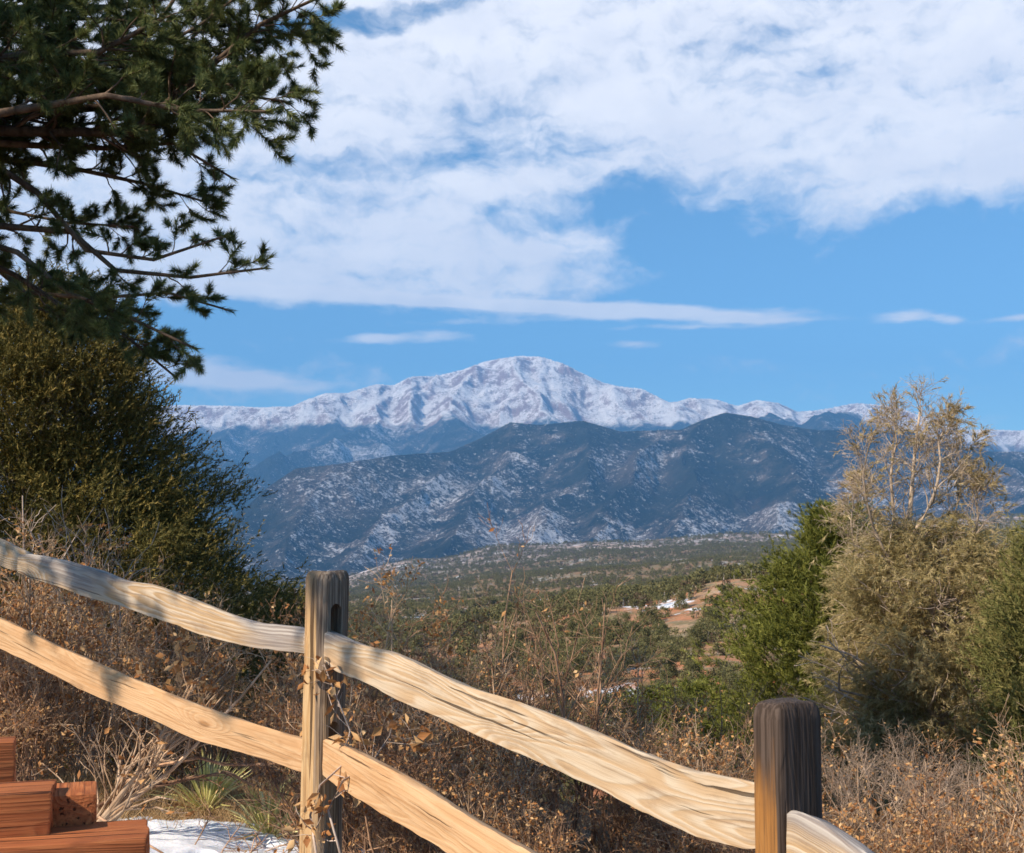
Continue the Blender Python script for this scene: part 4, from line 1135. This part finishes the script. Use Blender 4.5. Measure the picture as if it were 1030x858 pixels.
shrub(BARE[0], 520, 6.8, 2.6, 0.72, 'bare dark shrub between the two others above the thick rail', 'bare dark shrubs above the thick rail', 'bare_shrub')
shrub(OAK[1], 380, 5.3, 0.9, 0.86, 'oak bush with golden leaves beside the top of the round topped post')
shrub(OAK[2], 705, 5.2, 2.9, 0.56, 'oak bush with pale tan leaves just left of the dark square post')
g_r = 'grey leafless bushes right of the dark square post'
for i, (px, Y, sc, lab) in enumerate([(850, 7.0, .50, 'grey leafless bush directly right of the dark square post'), (905, 7.4, .50, 'grey tangled bush under the tan juniper'),
                                     (965, 6.8, .45, 'grey bush in the lower right part of the photo'), (1020, 6.4, .42, 'grey bush at the right edge of the photo')]):
    shrub(GREY[i % 2], px, Y, i * 1.1, sc, lab, g_r, 'grey_bush')
for i, (px, Y, sc, lab) in enumerate([(800, 4.6, .58, 'low oak bush with tan leaves behind the dark square post'), (870, 4.5, .56, 'low oak bush above the grey rail at the bottom right'),
                                     (935, 4.4, .56, 'brown oak bush at the bottom right, below the tan juniper'), (1000, 4.6, .62, 'brown oak bush in the bottom right corner'), (900, 3.4, .36, 'smallest oak bush beside the grey rail')]):
    shrub(OAK[i % 3] if i % 2 else DARK[i % 3], px, Y, i * 1.9, sc, lab, 'low oak bushes at the bottom right')

# dead vine with curled leaves climbing the left post
rng = np.random.default_rng(9)
vb = P(330, 850, 3.92)
ctrlv = np.array([P(318, 858, 3.86), P(312, 820, 3.88), P(322, 790, 3.9), P(344, 770, 3.92), P(352, 735, 3.94), P(338, 700, 3.95), P(326, 668, 3.96)])
ctrlw = np.array([P(352, 900, 3.8), P(340, 850, 3.82), P(330, 815, 3.86), P(345, 785, 3.86), P(372, 770, 3.9), P(392, 740, 3.95), P(398, 715, 3.98)])
vp = np.stack([ctrlv, ctrlw]); vr = np.array([[.0045, .004, .004, .0035, .003, .0022, .0015]] * 2)
s = Acc(); tubes(s, vp, vr, 5, rng)
p1, r1 = grow(rng, vp, vr, 16, 0.16, 60, wig=0.4, K=5, rr=0.6, t0=0.05, lenfall=0.2); tubes(s, p1, r1, 3, rng)
e = empty('dead_vine', vb, 'curly dead vine with rust brown leaves clinging to the round topped post', 'vine')
link('stems', s.mesh('stems', [M_TWIG_W], base=vb), e)
l = Acc(); pos, _ = along(rng, p1, 9, 0.2); pos = pos[(pos[:, 2] < P(0, 740, 3.9)[2]) | (rng.random(len(pos)) < 0.3)]
leaves(l, rng, pos + rng.normal(size=pos.shape) * 0.012, 0.038); link('leaves', l.mesh('leaves', [M_OAK], base=vb), e)

# yuccas
def yucca(px, Y, sc, seed, label):
    rng = np.random.default_rng(seed); loc = on_ground(px, Y, 0.03)
    e = empty('yucca', loc, label, 'yucca', 'yuccas behind the snow'); e.scale = (sc,) * 3
    a = Acc(); n_ = 110
    th = rng.uniform(0, 2 * PI, n_); ti = rng.uniform(0.05, 1.35, n_)
    d = np.stack([np.cos(th) * np.sin(ti), np.sin(th) * np.sin(ti), np.cos(ti)], -1)
    tufts(a, rng, np.zeros((n_, 3)) + d * 0.03, d, 1, 0.42, 0.013, spread=0.03, fwd=1, back=0.0, var=0.2, tri=False, curve=0.12)
    link('blades', a.mesh('blades', [M_YUCCA], base=(0, 0, 0)), e)
    b_ = Acc(); n_ = 160; th = rng.uniform(0, 2 * PI, n_); ti = rng.uniform(1.2, 1.75, n_)
    d = np.stack([np.cos(th) * np.sin(ti), np.sin(th) * np.sin(ti), np.cos(ti)], -1)
    tufts(b_, rng, d * 0.02, d, 1, 0.30, 0.012, spread=0.1, fwd=1, tri=False, curve=0.25)
    link('dead_skirt', b_.mesh('dead_skirt', [M_GRASS], base=(0, 0, 0)), e)
yucca(214, 6.0, 0.66, 61, 'spiky yellow green yucca behind the middle of the snow patch')
yucca(276, 5.6, 0.66, 62, 'spiky yellow green yucca touching the round topped post')
# thin dead weeds poking through the snow
def weed(pts, Y, seed, label):
    rng = np.random.default_rng(seed)
    p = np.array([[P(px, py, Y + k * 0.05) for k, (px, py) in enumerate(pts)]])
    s = Acc(); r = np.linspace(0.004, 0.002, len(pts))[None]; tubes(s, p, r, 4, rng)
    p1, r1 = grow(rng, p, r, 12, 0.12, 50, wig=0.3, K=4, rr=0.7, lenfall=0.2); tubes(s, p1, r1, 3, rng)
    me = s.mesh('dead_weed', [M_TWIG_D], base=p[0, 0])
    tag(link('dead_weed', me, loc=tuple(p[0, 0])), label, 'dead weed', 'dead weeds in the snow')
weed([(188, 880), (196, 850), (206, 832), (212, 818), (200, 802)], 5.0, 71, 'thin dark dead weed at the left of the snow patch')
weed([(215, 880), (224, 855), (236, 838), (246, 826)], 4.9, 72, 'thin reddish dead weed in the middle of the snow patch')
weed([(246, 880), (252, 858), (262, 846), (256, 836)], 4.8, 73, 'small dead weed at the right of the snow patch')
# long dark fallen branch across the gap under the lower rail
rng = np.random.default_rng(19)
def branch(cp, rad, label, seed, mat=None, nsub=10, lsub=0.3):
    rng = np.random.default_rng(seed)
    p = np.array([[P(*c) for c in cp]]); s = Acc(); r = np.linspace(rad, rad * 0.5, len(cp))[None]; tubes(s, p, r, 6, rng)
    if nsub:
        p1, r1 = grow(rng, p, r, nsub, lsub, 35, wig=0.2, K=5, rr=0.5); tubes(s, p1, r1, 4, rng)
    me = s.mesh('long_branch', [mat or M_TWIG_D], base=p[0, 0])
    tag(link('long_branch', me, loc=tuple(p[0, 0])), label, 'branch', 'long dark branches over the snow')
branch([(96, 812, 5.2), (130, 798, 5.3), (165, 788, 5.4), (200, 782, 5.5), (228, 776, 5.6)], 0.011, 'dark branch running low from the steps towards the yuccas', 81, nsub=12)
branch([(120, 790, 5.3), (160, 770, 5.3), (200, 762, 5.3), (225, 769, 5.3), (262, 769, 5.3), (292, 767, 5.3), (330, 768, 5.3)], 0.009, 'dark bare branch curving level above the yuccas', 82, nsub=6, lsub=0.16)
branch([(228, 776, 5.5), (250, 788, 5.5), (275, 796, 5.5), (300, 802, 5.5)], 0.007, 'thin dark branch sloping down in front of the right yucca', 83, nsub=3, lsub=0.1)
branch([(100, 822, 4.7), (115, 832, 4.6), (135, 842, 4.5), (160, 856, 4.4), (180, 868, 4.4)], 0.006, 'thin dark twig lying on the snow beside the steps', 84, nsub=2, lsub=0.1)
# dry grass around the yuccas and along the snow edge
a = Acc(); n_ = 420
gxp = rng.uniform(-2.3, -0.7, n_); gyp = rng.uniform(5.5, 6.6, n_)
tufts(a, rng, np.stack([gxp, gyp, ground_z(gxp, gyp)], -1), np.tile([[0, 0, 1.0]], (n_, 1)), 14, 0.16, 0.006, spread=0.9, fwd=0.5, tri=True)
tag(link('dry_grass', a.mesh('dry_grass', [M_GRASS])), 'short tan dry grass growing between the yuccas and the snow', 'grass', kind='stuff')

# ------------------------------------------------------------------ junipers and pinyons
def juniper(name, label, px, Y, prof, seed, n_spray, leafm, barkm, n_limb=60, blade=0.075, wid=0.011, nb=12, dz=0, lumps=0.22, base_dz=-0.1, inner=0.5, core=0.25, bk=0.05, flat=1.0, droop=0.15, up=0.75, limb_out=0.9, bare=0):
    """prof: list of (photo py, radius in px) read along the outline; crown built from leafy sprays at the ends of limbs"""
    rng = np.random.default_rng(seed)
    cx = (px - 515) / FPX * Y; base = np.array([cx, Y, gz(cx, Y) + base_dz])
    zs = np.array([P(px, py, Y)[2] for py, r in prof]); rs = np.array([r / FPX * Y for py, r in prof])
    o_ = np.argsort(zs); zs, rs = zs[o_], rs[o_]
    zt = zs[-1]
    e = empty(name, base, label, 'tree')
    def radius(z, th):
        r = np.interp(z, zs, rs)
        return r * (1 + lumps * 1.6 * fbm(th * 1.6 + seed, z * 1.5, 4, seed) )
    # trunk and limbs
    s = Acc(); K = 7
    tz = np.linspace(base[2] - 0.1, zs[0] + (zt - zs[0]) * 0.9, K)
    tp = np.stack([np.full(K, cx) + 0.05 * rng.normal(size=K), np.full(K, Y) + 0.05 * rng.normal(size=K), tz], -1)[None]
    tr = np.linspace(0.11, 0.02, K)[None]; tubes(s, tp, tr, 8, rng)
    ti = (rng.random(n_limb) ** 0.8) * 0.92; z0 = tz[0] + (tz[-1] - tz[0]) * ti
    th = rng.uniform(0, 2 * PI, n_limb); ze = np.clip(z0 + rng.uniform(0.2, 0.9, n_limb), zs[0], zt - 0.05)
    re = radius(ze, th) * rng.uniform(0.6, 1.0, n_limb) * limb_out
    p0 = np.stack([np.full(n_limb, cx), np.full(n_limb, Y), z0], -1); p1 = np.stack([cx + np.cos(th) * re, Y + np.sin(th) * re * flat, ze], -1)
    tt = np.linspace(0, 1, 6)[None, :, None]
    lp = p0[:, None] * (1 - tt) + p1[:, None] * tt; lp[..., 2] -= (np.sin(tt[..., 0] * PI) * 0.12)
    lp[:, 1:] += rng.normal(size=lp[:, 1:].shape) * 0.03
    lr = np.linspace(0.028, 0.006, 6)[None] * rng.uniform(0.6, 1.2, (n_limb, 1)); tubes(s, lp, lr, 5, rng)
    tw, twr = grow(rng, lp, lr, 8, 0.45, 45, up=0.2, wig=0.25, K=5, t0=0.3, rr=0.5); tubes(s, tw, np.maximum(twr, .0015), 3, rng)
    link('trunk', s.mesh('trunk', [barkm], base=base), e)
    # sprays near the surface of the envelope, clustered in lobes
    nl = n_spray // 26
    zl = rng.uniform(0, 1, nl * 3); zl = zs[0] + (zt - zs[0]) * zl
    acc_p = rng.random(nl * 3) < (np.interp(zl, zs, rs) / rs.max() + 0.25); zl = zl[acc_p][:nl]
    thl = rng.uniform(0, 2 * PI, len(zl)); fr = inner + (1 - inner) * rng.random(len(zl)) ** 0.5; fr = np.where(rng.random(len(zl)) < core, rng.uniform(0.1, 0.8, len(zl)), fr)
    rl = radius(zl, thl) * fr
    c = np.stack([cx + np.cos(thl) * rl, Y + np.sin(thl) * rl * flat, zl], -1)
    outd = unit(np.stack([np.cos(thl), np.sin(thl), np.full(len(zl), up)], -1))
    m_ = 26
    cc = np.repeat(c, m_, 0); od = np.repeat(outd, m_, 0)
    q = rng.normal(size=cc.shape) * 0.085; q += od * (rng.random((len(cc), 1)) * 0.26 - 0.1)
    sp = cc + q; sp[:, 2] = np.minimum(sp[:, 2], zt + 0.15)
    sd = unit(od + rng.normal(size=od.shape) * 0.45 + np.array([0, 0, 0.25 - droop]))
    a = Acc(); tufts(a, rng, sp, sd, nb, blade, wid, spread=0.6, fwd=0.55, back=bk, tri=True)
    link('crown', a.mesh('crown', [leafm], base=base), e)
    return e

# dark juniper behind the left rails
juniper('juniper_tree', 'big dark olive juniper behind the left rails, filling the left edge', 45, 10.0,
    [(292, 20), (330, 52), (385, 92), (430, 112), (480, 150), (520, 180), (570, 222), (620, 232), (700, 226), (780, 190)], 601, 56000, M_JUN_D, M_BARK_J, n_limb=80, blade=0.034, wid=0.009, nb=14, lumps=0.34, inner=0.6, bk=0.07)
juniper('juniper_tree', 'small golden green juniper between the dark juniper and the round topped post', 285, 12.5,
    [(597, 8), (612, 22), (640, 34), (690, 40), (760, 36)], 605, 1800, M_JUN_G, M_BARK_J, n_limb=16, blade=0.08, wid=0.014)
juniper('pinyon_pine', 'bright yellow green pinyon pine standing left of the tan juniper', 842, 15.0,
    [(520, 10), (545, 38), (570, 58), (600, 70), (640, 92), (690, 106), (730, 112), (800, 100)], 607, 22000, M_PINYON, M_BARK_P, n_limb=60, blade=0.06, wid=0.010, nb=15, bk=0.05, lumps=0.55, inner=0.35, up=0.9)
juniper('pinyon_pine', 'low bright green pinyon below the taller one, left of the dark square post', 700, 22.0,
    [(690, 10), (702, 26), (720, 36), (760, 40)], 611, 1600, M_PINYON, M_BARK_P, n_limb=14, blade=0.11, wid=0.018, lumps=0.3)
juniper('pinyon_pine', 'low bright green pinyon seen above the swirled part of the thick rail', 655, 24.0,
    [(698, 10), (708, 26), (722, 32), (760, 34)], 612, 1400, M_PINYON, M_BARK_P, n_limb=14, blade=0.11, wid=0.018, lumps=0.3)
juniper('juniper_tree', 'olive green juniper at the right edge beside the tan one', 1082, 9.6,
    [(528, 12), (550, 36), (600, 62), (660, 76), (760, 84), (850, 70)], 613, 20000, M_JUN_G, M_BARK_J, n_limb=50, blade=0.045, wid=0.009, nb=13, lumps=0.22, bk=0.06)
M_TWIG_W2 = bark_mat('tan_grey_bark', (0.30, 0.23, 0.17), (0.56, 0.44, 0.33))
# tan juniper with its thin see-through top
tj = juniper('tan_juniper', 'large tan half bare juniper with a thin see through top, right side', 935, 11.5,
    [(535, 22), (555, 60), (580, 82), (610, 98), (650, 118), (690, 132), (720, 142), (790, 146), (880, 135)], 617, 30000, M_JUN_T, M_TWIG_W2, n_limb=70, blade=0.055, wid=0.0075, nb=14, bk=0.06, core=0.15, lumps=0.42, inner=0.45, droop=0.75, up=0.45, limb_out=1.08)
rng = np.random.default_rng(31)
tb = np.array(tj.location); Yt = 11.4
main = [[(925, 700, Yt), (916, 640, Yt), (912, 600, Yt), (913, 560, Yt), (915, 520, Yt), (918, 480, Yt), (921, 445, Yt), (926, 408, Yt)],
        [(913, 612, Yt), (904, 580, Yt - .1), (890, 555, Yt - .2), (878, 530, Yt - .2), (872, 505, Yt - .3), (868, 480, Yt - .3), (872, 455, Yt - .3), (880, 432, Yt - .3)],
        [(914, 590, Yt), (930, 568, Yt + .1), (945, 548, Yt + .1), (958, 525, Yt + .2), (965, 500, Yt + .2), (968, 475, Yt + .2), (964, 455, Yt + .2), (958, 440, Yt + .2)],
        [(914, 570, Yt), (905, 540, Yt + .1), (898, 510, Yt + .2), (896, 480, Yt + .2), (898, 460, Yt + .2), (902, 445, Yt + .2), (900, 430, Yt + .2), (898, 418, Yt + .2)],
        [(915, 545, Yt), (925, 525, Yt - .2), (938, 505, Yt - .2), (944, 480, Yt - .3), (946, 462, Yt - .3), (944, 445, Yt - .3), (948, 435, Yt - .3), (950, 425, Yt - .3)],
        [(910, 620, Yt), (895, 600, Yt + .2), (880, 585, Yt + .2), (866, 565, Yt + .2), (858, 545, Yt + .2), (856, 525, Yt + .2), (858, 508, Yt + .2), (860, 495, Yt + .2)],
        [(915, 610, Yt), (935, 590, Yt - .2), (955, 575, Yt - .2), (972, 558, Yt - .2), (980, 540, Yt - .2), (984, 520, Yt - .2), (982, 505, Yt - .2), (978, 492, Yt - .2)]]
mp = np.array([[P(*c) for c in b_] for b_ in main]); mr = np.array([0.040] + [0.019] * 6)[:, None] * np.linspace(1, 0.2, 8)[None]
s = Acc(); tubes(s, mp, mr, 7, rng)
q1, w1 = grow(rng, mp, mr, 24, 0.50, 44, up=0.40, wig=0.16, K=6, t0=0.18, rr=0.42, lenfall=0.6); tubes(s, q1, w1, 4, rng)
q2, w2 = grow(rng, q1, w1, 9, 0.24, 42, up=0.2, wig=0.24, K=5, t0=0.2, rr=0.6); tubes(s, q2, np.maximum(w2, .0016), 3, rng)
q3, w3 = grow(rng, q2, w2, 3, 0.12, 45, up=0.05, wig=0.3, K=4, t0=0.3, rr=0.7, droop=0.1); tubes(s, q3, np.maximum(w3, .0013), 3, rng)
link('bare_top', s.mesh('bare_top', [M_TWIG_W2], base=tb), tj)
a = Acc(); pos, d = along(rng, q2, 2, 0.5); pp_ = fbm(pos[:, 0] * 5, pos[:, 2] * 5, 3, 77); k_ = rng.random(len(pos)) < np.clip(0.35 + 1.6 * pp_, 0.06, 1)
tufts(a, rng, pos[k_], unit(d[k_] + np.array([0, 0, -0.3])), 9, 0.05, 0.007, spread=0.6, fwd=0.6, tri=True)
link('seed_tufts', a.mesh('seed_tufts', [M_GOLD], base=tb), tj)
# bleached branches showing through the tan crown
s = Acc(); n_ = 70
th = rng.uniform(PI, 2 * PI, n_); zz = rng.uniform(P(0, 790, 11)[2], P(0, 590, 11)[2], n_)
p0 = np.stack([tb[0] + rng.normal(size=n_) * 0.15, np.full(n_, 11.5), zz - 0.25], -1)
rad_ = rng.uniform(0.85, 1.25, n_) * np.interp(zz, [P(0, 790, 11)[2], P(0, 680, 11)[2], P(0, 590, 11)[2]], [1.2, 1.15, 0.7])
p1 = np.stack([tb[0] + np.cos(th) * rad_, 11.5 + np.sin(th) * rad_, zz + 0.25], -1)
tt = np.linspace(0, 1, 6)[None, :, None]; lp = p0[:, None] * (1 - tt) + p1[:, None] * tt; lp[:, 1:] += rng.normal(size=lp[:, 1:].shape) * 0.04
lr = np.linspace(0.018, 0.006, 6)[None] * rng.uniform(0.6, 1.2, (n_, 1)); tubes(s, lp, lr, 5, rng)
q1, w1 = grow(rng, lp, lr, 6, 0.42, 45, up=0.1, wig=0.25, K=5, t0=0.5, rr=0.55); tubes(s, q1, np.maximum(w1, .003), 3, rng)
link('dead_limbs', s.mesh('dead_limbs', [M_TWIG_W], base=tb), tj)

# ------------------------------------------------------------------ the pine that overhangs from the left
rng = np.random.default_rng(12)
pb = np.array([-4.8, 5.6, 0.0]); pb[2] = gz(-4.8, 5.6)
pine = empty('pine_tree', pb, 'tall dark pine reaching in from the left over the whole upper left corner', 'tree')
s = Acc(); K = 12
tz = np.linspace(0, 1, K); tp = np.stack([pb[0] + 0.25 * np.sin(tz * 3), pb[1] + 0.1 * np.cos(tz * 4), pb[2] - 0.1 + tz * 6.5], -1)[None]
tubes(s, tp, (np.linspace(0.20, 0.03, K)[None]), 10, rng)
def limb(pts, r0, r1=0.006):
    p = np.array([P(*q) for q in pts]); p = np.concatenate([[tp[0][np.argmin(np.abs(tp[0][:, 2] - p[0][2] + 0.3))]], p])
    # resample to 10 points
    d_ = np.concatenate([[0], np.cumsum(np.linalg.norm(np.diff(p, axis=0), axis=1))]); u = np.linspace(0, d_[-1], 10)
    return np.stack([np.interp(u, d_, p[:, i]) for i in range(3)], -1), np.linspace(r0, r1, 10)
Lb = [
    [(0, 128, 6.6), (60, 142, 6.5), (128, 132, 6.4), (165, 105, 6.4), (210, 62, 6.3), (245, 30, 6.3), (290, 12, 6.2), (345, -14, 6.2)],
    [(0, 120, 6.8), (80, 118, 6.8), (150, 100, 6.8), (215, 60, 6.8), (260, 40, 6.8), (305, 18, 6.8), (315, 30, 6.8)],
    [(0, 60, 6.2), (70, 55, 6.1), (130, 40, 6.0), (180, 10, 6.0), (200, -40, 6.0)],
    [(0, 20, 7.0), (60, 10, 7.0), (130, 8, 7.0), (190, 0, 7.0), (250, -20, 7.0)],
    [(0, 90, 7.2), (70, 95, 7.2), (140, 85, 7.3), (210, 95, 7.3), (262, 100, 7.3), (288, 102, 7.3)],
    [(0, 110, 6.0), (60, 105, 5.9), (120, 95, 5.8), (180, 100, 5.8), (230, 110, 5.8), (268, 112, 5.8)],
    [(10, 140, 6.7), (90, 150, 6.7), (150, 150, 6.7), (200, 142, 6.7), (225, 165, 6.7), (232, 178, 6.7)],
    [(20, 160, 6.9), (50, 170, 6.9), (110, 175, 6.8), (150, 190, 6.8), (170, 205, 6.8), (203, 202, 6.8)],
    [(20, 165, 6.6), (38, 190, 6.5), (60, 225, 6.5), (85, 250, 6.5), (120, 263, 6.4), (155, 262, 6.4), (200, 250, 6.4), (224, 238, 6.4)],
    [(60, 225, 6.5), (80, 252, 6.5), (120, 272, 6.4), (165, 272, 6.4), (210, 284, 6.4), (240, 280, 6.4), (264, 270, 6.4)],
    [(-20, 255, 6.9), (20, 280, 6.8), (45, 305, 6.8), (80, 320, 6.8), (120, 335, 6.7), (160, 365, 6.7), (175, 378, 6.7)],
    [(-20, 230, 6.3), (20, 265, 6.2), (60, 290, 6.2), (110, 305, 6.2), (150, 325, 6.1), (195, 350, 6.1)],
    [(-20, 250, 7.3), (30, 300, 7.3), (70, 300, 7.3), (130, 300, 7.3), (180, 290, 7.3), (230, 312, 7.3)],
    [(-40, 180, 7.5), (20, 220, 7.5), (70, 225, 7.5), (120, 225, 7.5), (135, 228, 7.5)],
]
Lb += [[(0, 35, 6.5), (50, 40, 6.5), (110, 60, 6.5), (160, 70, 6.5), (200, 80, 6.5), (235, 85, 6.5)],
    [(0, 75, 6.4), (60, 72, 6.4), (120, 60, 6.4), (175, 45, 6.4), (225, 10, 6.4), (260, -20, 6.4)],
    [(0, 5, 6.6), (60, 25, 6.6), (120, 20, 6.6), (160, 30, 6.6), (200, 35, 6.6), (240, 62, 6.6)],
    [(0, 140, 7.0), (50, 130, 7.0), (100, 128, 7.0), (160, 120, 7.0), (200, 118, 7.0)],
    [(0, 100, 6.9), (40, 80, 6.9), (90, 70, 6.9), (130, 85, 6.9), (170, 82, 6.9)],
    [(-30, 300, 7.6), (20, 310, 7.6), (60, 325, 7.6), (110, 330, 7.6), (150, 345, 7.6)]]
lims = [limb(l_, 0.055 - 0.002 * i) for i, l_ in enumerate(Lb)]
lp = np.stack([l_[0] for l_ in lims]); lr = np.stack([l_[1] for l_ in lims])
lp[:, 1:-1] += rng.normal(size=lp[:, 1:-1].shape) * 0.02
tubes(s, lp, lr, 7, rng)
# the rest of the crown, outside the photograph but shading the fence
n_ = 44
ti = rng.uniform(0.54, 0.98, n_); th = rng.uniform(0, 2 * PI, n_); Lr = (1.05 - ti) * 2.2 + 0.5
o0 = np.stack([np.interp(ti, tz, tp[0][:, 0]), np.interp(ti, tz, tp[0][:, 1]), np.interp(ti, tz, tp[0][:, 2])], -1)
o1 = o0 + np.stack([np.cos(th) * Lr, np.sin(th) * Lr, rng.uniform(-0.3, 0.5, n_)], -1)
def inframe(p):
    ppx = p[:, 0] / np.maximum(p[:, 1], 0.1) * FPX + 515
    return (ppx > -70) & (p[:, 1] > 0.5)
extra = np.array([(-4.6, 2.6, 3.9), (-5.2, 2.2, 4.5), (-4.2, 1.7, 4.2), (-5.6, 3.2, 4.9), (-4.7, 1.9, 4.0), (-4.4, 3.0, 3.6), (-5.8, 2.0, 5.0), (-4.0, 1.2, 4.4), (-4.3, 0.7, 4.7), (-3.8, 0.4, 4.5), (-4.8, 0.9, 4.9)])
o1 = np.concatenate([o1, extra]); o0 = np.concatenate([o0, np.stack([np.full(11, pb[0]), np.full(11, pb[1]), extra[:, 2] - 0.3], -1)])
sel = ~inframe(o1) | (o1[:, 2] > P(0, -60, 6)[2])
o0, o1 = o0[sel], o1[sel]
t10 = np.linspace(0, 1, 10)[None, :, None]
xp = o0[:, None] * (1 - t10) + o1[:, None] * t10; xp[..., 2] -= np.sin(t10[..., 0] * PI) * 0.15; xp[:, 1:] += rng.normal(size=xp[:, 1:].shape) * 0.03
xr = np.linspace(0.04, 0.006, 10)[None] * np.ones((len(xp), 1)); tubes(s, xp, xr, 5, rng)
def needles(a, lp, lr, nch, ln, n_per, t0, nn=26, nl=0.062, w_=0.0042, second=3):
    q1, w1 = grow(rng, lp, lr, nch, ln, 42, up=0.12, wig=0.2, K=6, t0=t0, rr=0.4, lenfall=0.55, taper=0.45)
    tubes(s, q1, np.maximum(w1, 0.0025), 4, rng)
    q2, w2 = grow(rng, q1, w1, second, ln * 0.42, 42, up=0.15, wig=0.25, K=5, t0=0.3, rr=0.6); tubes(s, q2, np.maximum(w2, 0.002), 3, rng)
    for q, t_, np_ in ((q1, 0.55, n_per), (q2, 0.45, n_per)):
        pos, d = along(rng, q, np_, t_)
        tufts(a, rng, pos, d, nn, nl, w_, spread=1.0, fwd=0.35, back=0.02, tri=True)
    pos = np.concatenate([q1[:, -1], q2[:, -1], lp[:, -1]]); d = unit(np.concatenate([q1[:, -1] - q1[:, -2], q2[:, -1] - q2[:, -2], lp[:, -1] - lp[:, -2]]))
    tufts(a, rng, pos, d, int(nn * 1.5), nl, w_, spread=0.6, fwd=0.8, back=0.02, tri=True)
a = Acc()
dense = [0, 1, 2, 3, 4, 5, 14, 15, 16, 17, 18]; sparse = [6, 7, 8, 9, 10, 11, 12, 13]
needles(a, lp[dense], lr[dense], 54, 0.46, 7, 0.10, nn=30, nl=0.046, w_=0.0036)
needles(a, lp[[6, 7, 10, 11, 12, 13, 19]], lr[[6, 7, 10, 11, 12, 13, 19]], 24, 0.36, 6, 0.2, nn=32, nl=0.046, w_=0.0036)
needles(a, lp[[8, 9]], lr[[8, 9]], 13, 0.30, 5, 0.45, nn=32, nl=0.046, w_=0.0036, second=2)
pos, d = along(rng, lp, 9, 0.62); tufts(a, rng, pos, d, 34, 0.046, 0.0036, spread=1.0, fwd=0.35, back=0.02)
needles(a, xp, xr, 9, 0.6, 4, 0.3, nn=12, nl=0.08, w_=0.008)
link('trunk', s.mesh('trunk', [M_BARK_P], base=pb), pine)
link('needles', a.mesh('needles', [M_PINE], base=pb), pine)
